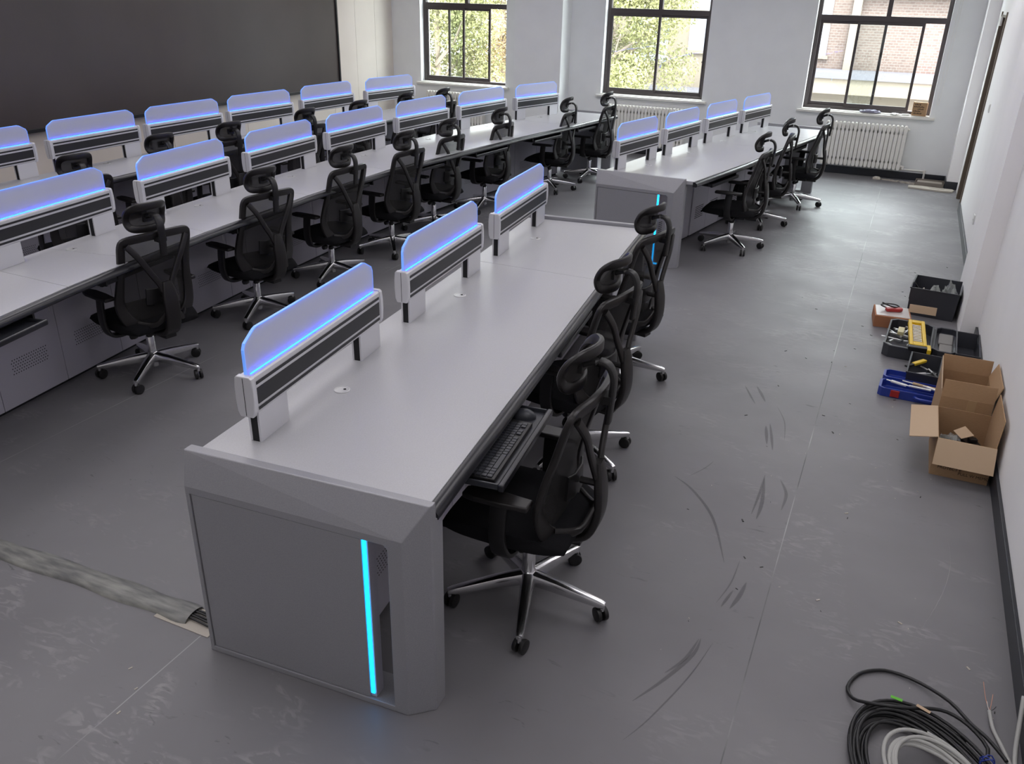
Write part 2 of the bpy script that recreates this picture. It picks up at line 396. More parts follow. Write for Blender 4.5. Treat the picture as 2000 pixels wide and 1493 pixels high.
for x0, z0, ww, hh in ((-3.9, 5.0, 1.1, 1.9), (2.6, 5.2, 1.6, 1.6), (4.4, 8, 1.4, 2.2), (-9.2, 4.6, 1.3, 1.5), (-9.2, 6.5, 1.3, 1.1), (-7.2, 5.0, 1.4, 2.4), (-9.2, 8.6, 1.4, 2), (-6.6, 8.6, 1.5, 2), (-3.6, 8.6, 1.2, 2), (.2, 8.6, 1.2, 2)):
    yy = -.02 if x0 < -4.2 else (.36 if z0 < 7.3 or x0 < 1.4 else -.04)
    f = bpart('window', M['extglass'], [(x0, x0+ww, yy, yy+.1, z0, z0+hh)])
    bpart('window_frame', M['cream'], [(x0-.08, x0+ww+.08, yy-.06, yy+.02, z0+hh, z0+hh+.1), (x0-.08, x0+ww+.08, yy-.06, yy+.02, z0-.1, z0), (x0+ww/2-.04, x0+ww/2+.04, yy-.05, yy+.02, z0, z0+hh), (x0, x0+ww, yy-.05, yy+.02, z0+hh/2-.04, z0+hh/2+.04)], f)
# trees: trunk with limbs, crown of many small leaf blades
M['leaf'] = noisy(mat('yellow_green_leaves', (.1, .12, .03), .7), 1.5, (.14, .145, .055), (.24, .23, .10), .35, .65)
M['leaf2'] = noisy(mat('orange_leaves', (.16, .11, .04), .7), 1.5, (.20, .15, .06), (.28, .22, .11), .35, .65)
M['bark'] = mat('bark', (.2, .16, .12), .9)
def tree(x, y, zc, rx, rz_, n, lm, label, seed):
    rnd = random.Random(seed); t = thing('tree', label, 'tree', (x, y, -4.5), 0, 'trees in the yard')
    q = NB(); top = zc+4.5
    sweep(q, smooth_path([(0, 0, 0), (.1, 0, top*.4), (0, .1, top*.8), (.05, 0, top*1.1)], 4), circ(.16, 8), scales=[1-.05*k for k in range(13)])
    for k in range(9):
        a = rnd.uniform(0, 2*PI); z0 = top*rnd.uniform(.5, .9)
        sweep(q, [(0, 0, z0), (math.cos(a)*rx*.4, math.sin(a)*rx*.4, z0+.6), (math.cos(a)*rx*.75, math.sin(a)*rx*.75, z0+.9+rnd.random())], circ(.05, 5), scales=[1, .6, .3])
    obj('trunk', q, M['bark'], t)
    q = NB(); cl = []
    for k in range(46):
        u = Vector((rnd.gauss(0, 1), rnd.gauss(0, 1), rnd.gauss(0, 1))).normalized()*rnd.uniform(.35, 1)
        cl.append(Vector((u.x*rx, u.y*rx, top+u.z*rz_)))
    for k in range(n):
        c = rnd.choice(cl); rr = rx*.32; u = Vector((rnd.gauss(0, 1), rnd.gauss(0, 1), rnd.gauss(0, 1))).normalized()*rr*rnd.random()**.4
        p = c+u; s = rnd.uniform(.03, .065); a1 = Vector((rnd.gauss(0, 1), rnd.gauss(0, 1), rnd.gauss(0, 1))).normalized(); a2 = a1.cross(Vector((rnd.gauss(0, 1), rnd.gauss(0, 1), rnd.gauss(0, 1)))).normalized()
        v = [q.verts.new(p+a1*s), q.verts.new(p+a2*s*.5), q.verts.new(p-a1*s), q.verts.new(p-a2*s*.5)]; q.faces.new(v)
    me = bpy.data.meshes.new('crown'); q.to_mesh(me); q.free(); me.materials.append(lm); o = bpy.data.objects.new('crown', me); COL.objects.link(o); o.parent = t
tree(-8.4, 24.8, 1.3, 2.3, 3.4, 52000, M['leaf'], 'yellow-green leafy tree filling the left of the middle window', 3)
tree(-12.7, 22.5, 1.2, 2.3, 3.4, 46000, M['leaf'], 'yellow-green leafy tree behind the closed panes of the left window', 4)
tree(-13.2, 28.0, 1.6, 2.2, 3.6, 30000, M['leaf2'], 'orange-tinged tree seen past the open right edge of the left window', 5)

# ------------------------------------------------------------------ radiators
def radiator(x0, n, label, z0=.13, z1=.69, pitch=.0505):
    y = YB-.105; t = thing('radiator', label, 'radiator', (x0, y, 0), 0, 'white column radiators under the windows')
    h = z1-z0; wv = pitch/2-.0026
    prof = []
    L_ = [(.0, .45), (.012, .8), (.03, 1), (.075, 1), (.085, .72), (.105, .72), (.115, 1)]
    for zz, k in L_: prof.append((wv*k, z0+zz))
    for zz, k in reversed(L_): prof.append((wv*k, z1-zz))
    pts = prof+[(-a, c) for a, c in reversed(prof)]
    q = NB(); prism(q, pts, -.055, -.004); prism(q, pts, .004, .055)
    for zz in (z0+.045, z1-.045): box(q, -pitch/2, pitch/2, -.03, .03, zz-.022, zz+.022)
    s0 = obj('radiator_section', q, M['rad'], t, bevel=.006, loc=(pitch/2, 0, 0))
    for k in range(1, n):
        s = s0.copy(); COL.objects.link(s); s.location.x = pitch*(k+.5)
    q = NB()
    for zz in (z0+.045, z1-.045): lathe(q, [(.016, 0), (.016, .018), (.009, .02), (.009, .03)], 10, Matrix.Translation((n*pitch, 0, zz)) @ Matrix.Rotation(R(90), 4, 'Y'))
    obj('end_plug', q, M['rad'], t)
    q = NB()
    for xx in (pitch*2.5, pitch*(n-2.5)):
        for zz in (z0+.10, z1-.10): box(q, xx-.01, xx+.01, .05, .10, zz-.01, zz+.01)
    obj('wall_bracket', q, M['rad'], t)
    return t, n*pitch, y
radiator(-7.09, 20, 'white column radiator beneath the left window, mostly behind desk dividers')
radiator(-4.03, 23, 'white column radiator beneath the middle window')
t, rw, ry = radiator(-.975, 20, 'white column radiator beneath the right window with pipe at its corner')
q = NB(); tube(q, [(rw, 0, .175), (rw+.04, 0, .175)], .013); tube(q, smooth_path([(rw+.02, 0, .14), (rw+.03, .03, .138), (rw+.28, .06, .132), (rw+.30, .06, .125), (rw+.305, .06, .0)], 3), .0125)
lathe(q, [(.019, -.02), (.019, .02)], 10, Matrix.Translation((rw+.30, .06, .125))); lathe(q, [(.018, -.02), (.018, .02)], 10, Matrix.Translation((rw+.03, 0, .16)))
obj('supply_pipe', q, M['rad'], t, smooth=50)

# ------------------------------------------------------------------ LED video wall
scr = thing('video_wall', 'huge switched-off dark LED screen on the left beige wall', 'screen', (XL, 6.6, .80))
q = NB(); box(q, .01, .075, -7.6, 4.16, .035, 2.1); obj('display', q, M['screen'], scr)
q = NB(); box(q, 0, .095, -7.66, 4.19, 0, .035); box(q, 0, .095, 4.16, 4.19, .035, 2.14); box(q, 0, .095, -7.66, 4.16, 2.1, 2.14); box(q, 0, .095, -7.66, -7.6, .035, 2.1)
obj('screen_frame', q, M['screenframe'], scr, bevel=.004)
q = NB(); box(q, .0, .085, 4.192, 4.2, .05, 2.12); obj('edge_strip', q, M['panel'], scr)

# ------------------------------------------------------------------ desks
ROWS = {}
def lerp(P, t):
    """point at y=t on a polyline sorted by y"""
    for (x0, y0), (x1, y1) in zip(P, P[1:]):
        if t <= y1 or (x1, y1) == P[-1]: return x0+(x1-x0)*(t-y0)/(y1-y0)
def worktop(name_label, fr, bk, ZT_, group, gro, trays):
    T_ = thing('worktop', name_label, 'desk', (fr[0][0], fr[0][1], 0), 0, group); o0 = Vector((fr[0][0], fr[0][1], 0))
    for i in range(len(fr)-1):
        q = NB(); g_ = .0012
        pts = [(fr[i][0], fr[i][1]+g_), (fr[i+1][0], fr[i+1][1]-g_), (bk[i+1][0], bk[i+1][1]-g_), (bk[i][0], bk[i][1]+g_)]
        prism(q, [(x-o0.x, y-o0.y) for x, y in pts], ZT_-.028, ZT_, 'z'); obj('worktop_panel', q, M['work'], T_, bevel=.0015)
    q = NB(); path = [Vector((x-o0.x, y-o0.y, ZT_-.019)) for x, y in fr]
    prof = [(-.006, .014), (.012, .014), (.026, .006), (.034, -.006), (.034, -.018), (.024, -.026), (-.006, -.026)]
    sweep(q, path, prof); obj('edge_trim', q, M['trim'], T_, smooth=40)
    for (x, y) in gro:
        q = NB(); lathe(q, [(.031, 0), (.031, .002), (.028, .0035), (.025, .003), (.025, .0022), (0, .0022)], 24)
        gg = obj('cable_grommet', q, M['steel'], T_, smooth=40, loc=(x-o0.x, y-o0.y, ZT_))
        q = NB(); lathe(q, [(.0055, 0), (.0055, .0012), (0, .0012)], 10, Matrix.Translation((.008, .006, .0023))); obj('grommet_slot', q, M['hole'], gg)
    for (x, y, ang, out) in trays:   # x,y: front-edge point at the tray's middle, ang: row direction, out: pulled out by
        Tm = Matrix.Translation((x-o0.x, y-o0.y, ZT_-.095)) @ Matrix.Rotation(ang, 4, 'Z')
        q = NB(); box(q, -.29, .29, -out, .30, 0, .006, Tm)
        box(q, -.29, -.282, -out, .30, .006, .022, Tm); box(q, .282, .29, -out, .30, .006, .022, Tm)
        kt = obj('keyboard_tray', q, M['graybox'], T_, bevel=.002)
        q = NB(); box(q, -.295, .295, -out-.022, -out, -.004, .024, Tm); obj('tray_front', q, M['trim'], kt, bevel=.006)
        q = NB()
        for s in (-1, 1): box(q, s*.30-.006, s*.30+.006, -.0, .32, .01, .067, Tm)
        obj('slide_rail', q, M['blackp'], kt)
    return T_
def scl(P, k): return [(x*k, y*k) for x, y in P]

def divider(px, py, ang, ZT_, label, group, back=False):
    """origin: near post, foot corner on the chair side; x along the row, +y to the back"""
    if DIV[0] is not None: return dup(DIV[0], (px, py, ZT_), ang, label, group)
    t = thing('desk_divider', label, 'desk divider', (px, py, ZT_), ang, group); DIV[0] = t
    q = None
    for k, x0 in enumerate((0, .718)):
        q = NB()
        box(q, x0, x0+.172, .0, .008, 0, .115); box(q, x0, x0+.172, .034, .042, 0, .115); box(q, x0+.01, x0+.164, .008, .034, 0, .112); 
        po = obj('post', q, M['silver'], t, bevel=.0012)
        q = NB(); box(q, x0+.002, x0+.01, .0085, .0335, 0, .112); obj('post_insert', q, M['hole'], po)
        q = NB(); box(q, x0+.164, x0+.170, .0085, .0335, 0, .112); obj('post_insert', q, M['hole'], po)
    yc = .021
    body = [(-.022, .248), (.022, .248), (.0275, .242), (.0285, .20), (.0285, .145), (.026, .118), (.018, .110), (-.018, .110), (-.026, .118), (-.0285, .145), (-.0285, .20), (-.0275, .242)]
    q = NB(); prism(q, [(yc+a, z) for a, z in body], -.012, .886, 'x'); ho = obj('housing', q, M['silver'], t, bevel=.001)
    cap = [(-.024, .252), (.024, .252), (.031, .244), (.0345, .21), (.035, .17), (.032, .125), (.024, .106), (-.024, .106), (-.032, .125), (-.035, .17), (-.0345, .21), (-.031, .244)]
    for x0, x1 in ((-.034, -.012), (.886, .908)):
        q = NB(); prism(q, [(yc+a, z) for a, z in cap], x0, x1, 'x'); ec = obj('end_cap', q, M['silver'], t, bevel=.004)
        q = NB(); xx = x0-.0006 if x0 < 0 else x1-.0004; box(q, xx, xx+.001, yc-.001, yc+.001, .112, .246); obj('cap_seam', q, M['fascia'], ec)
    for s in (-1, 1):
        for z0, z1 in ((.2155, .2265), (.147, .204), (.1255, .1365)):
            q = NB(); yy = yc+s*.0288; a, c = sorted((yy, yy+s*.0012)); box(q, -.004, .878, a, c, z0, z1)
            obj('fascia_strip', q, M['fascia'], t)
    gl = [(-.012, .245), (-.012, .335), (-.004, .352), (.050, .382), (.064, .386), (.806, .386), (.820, .382), (.872, .352), (.880, .335), (.880, .245)]
    q = NB(); prism(q, gl, yc-.0045, yc+.0045, 'y'); gp = obj('acrylic_panel', q, M['frost'], t)
    q = NB(); path = [Vector((a, yc, z)) for a, z in gl]; sweep(q, path, [(-.0048, 0), (.0048, 0), (.0048, .0035), (-.0048, .0035)], upv=[(-1, 0, 0), (-1, 0, .0), (-.8, 0, .6), (-.5, 0, .9), (0, 0, 1), (0, 0, 1), (.5, 0, .9), (.8, 0, .6), (1, 0, 0), (1, 0, 0)]); obj('lit_edge', q, M['ledge'], gp)
    q = NB()
    for s in (-1, 1): a, c = sorted((yc+s*.0065, yc+s*.0095)); box(q, .0, .868, a, c, .248, .2505)
    obj('light_strip', q, M['ledb'], t)
    return t
DIV = [None]

def cabinet(px, py, ang, w_, d_, h_, label, group, style='dots', z0=.0, doors=(.0, .45, .90)):
    """origin front-left at floor; x along the row, front face looks to -y"""
    t = thing('cabinet', label, 'cabinet', (px, py, z0), ang, group)
    q = NB(); box(q, .001, w_-.001, .012, d_, .02, h_); obj('carcass', q, M['cabs'], t)
    q = NB(); box(q, .001, w_-.001, .02, d_-.02, 0, .02); obj('plinth', q, M['hole'], t)
    if doors[-1] < w_-.03:
        q = NB(); box(q, doors[-1]+.002, w_-.002, 0, .012, .022, h_); obj('filler_panel', q, M['cabs'], t, bevel=.001)
    for a, c in zip(doors, doors[1:]):
        q = NB(); box(q, a+.002, c-.002, 0, .012, .022, h_-.002); dd = obj('door', q, M['cabs'], t, bevel=.001)
        q = NB()
        if style == 'dots':
            nx, nz, p = 15, 6, .0165; cx = (a+c)/2
            for i in range(nx):
                for j in range(nz):
                    X = cx+(i-(nx-1)/2)*p+(p/4 if j % 2 else -p/4); Z = .20+j*p*.95; lathe(q, [(.0037, 0), (0, .0)], 6, Matrix.Translation((X, -.0006, Z)) @ Matrix.Rotation(R(90), 4, 'X'))
        else:
            for j in range(7): box(q, (a+c)/2-.10, (a+c)/2+.10, -.0008, 0, .17+j*.018, .176+j*.018)
        obj('vent_holes', q, M['hole'], dd)
        q = NB(); box(q, c-.035, c-.027, -.0015, 0, .46, .50); obj('door_lock', q, M['steel'], dd)
    return t

def end_panel(px, py, ang, L1, label, mirror=False, zt=.79, lstrip=False):
    """origin: back foot corner of the outer face, x towards the chair side, +y into the desk (mirrored for far ends)"""
    t = thing('desk_end_panel', label, 'desk end panel', (px, py, 0), ang, 'end panels closing the desk rows'); sg = -1 if mirror else 1
    def bxm(q, x0, x1, y0, y1, z0, z1): y0, y1 = sorted((y0*sg, y1*sg)); box(q, x0, x1, y0, y1, z0, z1)
    FL, X2, zb, D = L1, L1+.075, zt-.115, .125; hx0, hx1, hz0, hz1 = .016, L1-.05, .022, zb-.026
    q = NB(); V = lambda x, y, z: q.verts.new((x, y*sg, z))
    A = [V(0, 0, .0), V(FL, 0, .0), V(FL, 0, zb), V(0, 0, zb)]
    Hh = [V(hx0, 0, hz0), V(hx1, 0, hz0), V(hx1, 0, hz1-.014), V(hx1-.014, 0, hz1), V(hx0, 0, hz1)]
    Hb = [V(hx0, D, hz0), V(hx1, D, hz0), V(hx1, D, hz1-.014), V(hx1-.014, D, hz1), V(hx0, D, hz1)]
    B = [V(0, .006, 0), V(X2-.004, .055, 0), V(X2-.004, .05, zt), V(-.012, .035, zt)]
    C_ = [V(0, D, 0), V(X2, D, 0), V(X2, .078, zt), V(-.012, .072, zt), V(X2, .081, zt-.062), V(0, .081, zt-.062), V(X2, D, zt-.062), V(0, D, zt-.062)]
    B2 = V(X2, .063, 0); B3 = V(X2, .058, zt)
    F = q.faces.new
    F((A[0], A[1], Hh[1], Hh[0])); F((A[1], A[2], Hh[2], Hh[1])); F((A[2], Hh[3], Hh[2])); F((A[2], A[3], Hh[4], Hh[3])); F((A[3], A[0], Hh[0], Hh[4]))
    F((A[1], B[1], B[2], A[2])); F((A[2], B[2], B[3], A[3])); F((B[1], B2, B3, B[2])); F((B2, C_[1], C_[6], C_[4], C_[2], B3)); F((C_[3], C_[2], C_[4], C_[5])); F((C_[5], C_[4], C_[6], C_[7])); F((B[3], B[2], B3, C_[2], C_[3]))
    F((A[0], A[3], B[3], C_[3], C_[5], C_[7], C_[0])); F((A[0], C_[0], C_[1], B2, B[1], A[1]))
    for i in range(5): F((Hh[i], Hh[(i+1) % 5], Hb[(i+1) % 5], Hb[i]))
    F((C_[0], C_[1], Hb[1], Hb[0])); F((C_[1], C_[6], Hb[2], Hb[1])); F((C_[6], Hb[3], Hb[2])); F((C_[6], C_[7], Hb[4], Hb[3])); F((C_[7], C_[0], Hb[0], Hb[4]))
    obj('frame', q, M['endp'], t, bevel=.003)
    xs_ = hx1-.090
    q = NB(); bxm(q, hx0+.003, xs_, .004, .055, hz0+.003, hz1-.003); obj('inset_panel', q, M['endp'], t, bevel=.001)
    q = NB(); bxm(q, xs_+.002, xs_+.014, .006, .010, hz0+.02, hz1-.005); obj('light_strip', q, M['led'], t)
    if lstrip:
        q = NB(); bxm(q, xs_+.016, hx1-.002, .006, .012, hz0+.002, hz0+.014); obj('light_strip', q, M['led'], t)
    q = NB(); bxm(q, xs_+.0, xs_+.019, .0105, .055, hz0+.003, hz1-.003); obj('strip_channel', q, M['cabs'], t)
    return t

def ang2(p, q): return math.atan2(q[1]-p[1], q[0]-p[0])
def along(fr, y0, y1): return ang2((lerp(fr, y0), y0), (lerp(fr, y1), y1))

# --- near right desk (A)
GA, GB, GC, GD = 'worktops of the control desk rows', 'lit dividers on the desks', 'grey cabinets under the worktops', 'black mesh office chairs'
frA = [(-1.06, 1.787), (-1.309, 4.065), (-1.425, 5.215)]; bkA = [(-1.895, 1.738), (-2.085, 4.065), (-2.195, 5.12)]
zA = .77
divA = [(-1.744, 1.874, -1.828, 2.587), (-1.877, 3.048, -1.946, 3.760), (-1.978, 4.202, -2.047, 4.912)]
grA = [(-1.743, 2.329), (-1.859, 3.497), (-1.945, 4.657)]
trA = [(lerp(frA, 2.37), 2.37, along(frA, 2, 3), .115), (lerp(frA, 3.50), 3.50, along(frA, 3, 4), .0), (lerp(frA, 4.62), 4.62, along(frA, 4.2, 5), -.02)]
worktop('pale grey worktop of the nearest desk, in the centre foreground', frA, bkA, zA, GA, grA, trA)
for k, (x0, y0, x1, y1) in enumerate(divA):
    divider(x0, y0, ang2((x0, y0), (x1, y1)), zA, ['largest divider, closest to the camera on the foreground desk', 'middle of the three blue-lit dividers on the foreground desk', 'farthest of the three blue-lit dividers on the foreground desk'][k], GB)
end_panel(-1.885, 1.652, math.atan2(.046, .785), .787, 'large grey end panel with cyan light slot closing the nearest desk', zt=.80)
o = end_panel(-2.20, 5.205, .129, .72, 'far end panel of the nearest desk, only its top rail showing', mirror=True)
for k, (y0, n_) in enumerate(((1.83, 'cabinet seen through the slot of the nearest end panel'), (2.93, 'cabinet beneath the middle of the nearest desk'), (4.08, 'cabinet beneath the far end of the nearest desk'))):
    fx = lambda y: lerp(frA, y)-.345; y1 = y0+1.08 if k < 2 else 5.1
    cabinet(fx(y0), y0, along(frA, y0, y1), y1-y0, .36, .735, n_, GC, doors=(.02, .48, .94))
# --- far right desk (B)
zB = .75; kb = (CAMH-zB)/(CAMH-.77)
frB = scl([(-1.49, 6.89), (-1.262, 8.01), (-1.10, 9.0), (-.935, 9.893), (-.80, 10.62)], kb)
bkB = scl([(-2.30, 6.935), (-2.165, 7.96), (-1.99, 9.0), (-1.80, 9.88), (-1.60, 10.62)], kb)
divB = [(-2.19, 7.041, -2.092, 7.594), (-2.02, 7.965, -1.916, 8.558), (-1.843, 8.904, -1.728, 9.468), (-1.645, 9.830, -1.522, 10.385)]
worktop('pale grey worktop of the far right desk by the right window', frB, bkB, zB, GA, scl([(-2.02, 7.40), (-1.858, 8.27), (-1.72, 9.15), (-1.55, 10.05)], kb),
        [(lerp(frB, y), y, along(frB, y-.3, y+.3), o_) for y, o_ in ((7.6, .01), (8.6, -.03), (9.7, -.02))])
for k, (x0, y0, x1, y1) in enumerate(divB):
    o = divider(x0*kb, y0*kb, ang2((x0, y0), (x1, y1)), zB, ['nearest of the four dividers on the far right desk', 'second nearest of the four dividers on the far right desk', 'second from the window of the dividers on the far right desk', 'divider nearest the window wall on the far right desk'][k], GB)
    o.scale = (.86, 1, 1)
end_panel(-2.35, 6.945, R(-3.0), .700, 'grey end panel with cyan light slot at the near end of the far right desk', zt=.77, lstrip=True)
end_panel(-1.62*kb, 10.80*kb, R(-9.0)+R(6), .68, 'far end panel of the far right desk, its glowing slot low behind a chair', mirror=True, zt=.77)
for k, y0 in enumerate((7.10, 8.0, 9.0, 9.95)):
    y1 = (8.0, 9.0, 9.95, 10.72)[k]; fx = lambda y: lerp(frB, y)-.42
    cabinet(fx(y0), y0, along(frB, y0, y1), y1-y0, .34, .720, ['louvred cabinet next to the near end of the far right desk', 'second louvred cabinet under the far right desk', 'third louvred cabinet under the far right desk', 'louvred cabinet at the window end of the far right desk'][k], GC, 'slots', doors=(.02, .40, .76) if k < 3 else (.03, .40, .72))
# --- middle long desk (C)
zC_ = .77
frC = [(-3.40, 1.5), (-3.636, 2.688), (-3.715, 3.20), (-3.785, 3.80), (-3.87, 4.93), (-3.885, 6.03), (-3.77, 7.15), (-3.655, 8.27), (-3.495, 9.35), (-3.35, 10.50)]
dlC = [(-3.93, 1.5), (-4.165, 2.70), (-4.215, 3.10), (-4.315, 3.85), (-4.425, 4.97), (-4.485, 6.06), (-4.47, 7.2), (-4.40, 8.33), (-4.205, 9.377), (-3.95, 10.50)]
bkC = [(x-.075, y) for x, y in dlC]
divC = [(-4.150, 2.70, -4.262, 3.397), (-4.305, 3.855, -4.394, 4.560), (-4.412, 4.975, -4.473, 5.681), (-4.478, 6.065, -4.491, 6.779), (-4.478, 7.19, -4.44, 7.905), (-4.398, 8.327, -4.31, 9.03), (-4.205, 9.377, -4.056, 9.963)]
worktop('long pale grey curved worktop across the middle of the room', frC, bkC, zC_, GA, [(-4.163, 3.153), (-4.304, 4.291), (-4.39, 5.40), (-4.42, 6.48), (-4.39, 7.6), (-4.30, 8.75), (-4.07, 9.75)],
        [(lerp(frC, y), y, along(frC, y-.3, y+.3), o_) for y, o_ in ((2.15, .06), (3.25, -.06), (4.4, -.06), (5.5, -.05), (6.6, -.04), (7.7, -.02), (8.8, 0), (9.8, -.02))])
labC = ['divider cut off by the left picture edge on the middle desk', 'second divider from the left on the middle desk', 'third divider from the left on the middle desk', 'middle one of the seven dividers on the middle desk',
        'third divider from the window on the middle desk', 'divider before the left window radiator, second from the window on the middle desk', 'last divider by the window wall on the middle desk']
for k, (x0, y0, x1, y1) in enumerate(divC):
    o = divider(x0, y0, ang2((x0, y0), (x1, y1)), zC_, labC[k], GB)
    if k == 6: o.scale = (.9, 1, 1)
fcC = [(-4.02, 1.3), (-4.124, 2.486), (-4.221, 3.0), (-4.262, 3.45), (-4.33, 4.14), (-4.40, 5.0), (-4.455, 6.03), (-4.44, 7.2), (-4.33, 8.4), (-4.18, 9.4), (-4.0, 10.26)]
ords = ['leftmost perforated cabinet under the middle desk', 'perforated cabinet behind the closest chair of the middle desk', 'perforated cabinet behind the second chair of the middle desk', 'perforated cabinet behind the third chair of the middle desk', 'perforated cabinet behind the fourth chair of the middle desk',
        'perforated cabinet behind the fifth chair of the middle desk', 'perforated cabinet behind the sixth chair of the middle desk', 'perforated cabinet at the window end of the middle desk']
for k in range(8):
    y0 = 1.40+1.13*k; y1 = min(y0+1.13, 10.24); p, q_ = (lerp(fcC, y0), y0), (lerp(fcC, y1), y1)
    w_ = math.dist(p, q_); cabinet(*p, ang2(p, q_), w_, .16 if k else .2, .735, ords[k], GC, doors=(.0, .455, .91))
end_panel(-4.06, 10.60, R(3), .60, 'end panel with cyan light slot at the window end of the middle desk', mirror=True)
# --- front desk facing the screen (D)
frD = [(-5.40, 2.3), (-5.50, 3.54), (-5.54, 4.6), (-5.585, 5.6), (-5.60, 6.62), (-5.52, 7.7), (-5.43, 8.8), (-5.27, 9.9)]
dlD = [(-5.85, 2.3), (-5.975, 3.54), (-6.02, 4.6), (-6.05, 5.6), (-6.055, 6.62), (-6.02, 7.7), (-5.97, 8.8), (-5.83, 9.9)]
worktop('pale grey worktop of the rear desk facing the dark screen', frD, [(x-.07, y) for x, y in dlD], .77, GA, [(-5.98, 3.99), (-6.02, 5.05), (-6.03, 6.06), (-6.03, 7.15), (-6.0, 8.25), (-5.93, 9.3)], [])
labD = ['divider at the left picture edge on the desk facing the screen', 'second divider from the left on the desk facing the screen', 'third divider from the left on the desk facing the screen', 'fourth divider from the left on the desk facing the screen',
        'fifth divider from the left on the desk facing the screen', 'last divider toward the windows on the desk facing the screen']
for k, (x0, y0, x1, y1) in enumerate([(-5.96, 3.54, -6.025, 4.254), (-6.035, 4.595, -6.073, 5.307), (-6.06, 5.60, -6.062, 6.30), (-6.066, 6.64, -6.035, 7.345), (-6.06, 7.78, -6.035, 8.49), (-6.0, 8.946, -5.91, 9.64)]):
    divider(x0, y0, ang2((x0, y0), (x1, y1)), .77, labD[k], GB)
for k in range(7):
    y0 = 2.4+1.06*k; y1 = y0+1.06; p, q_ = (lerp(dlD, y0)+.02, y0), (lerp(dlD, y1)+.02, y1); w_ = math.dist(p, q_)
    cabinet(*p, ang2(p, q_), w_, .1, .735, 'perforated cabinet under the desk facing the screen, %s' % ['leftmost', 'second from left', 'third from left', 'in the middle', 'third from the windows', 'second from the windows', 'nearest the windows'][k], GC, doors=(.0, .43, .86))
end_panel(-5.93, 10.03, R(5), .56, 'end panel at the window end of the desk facing the screen', mirror=True)

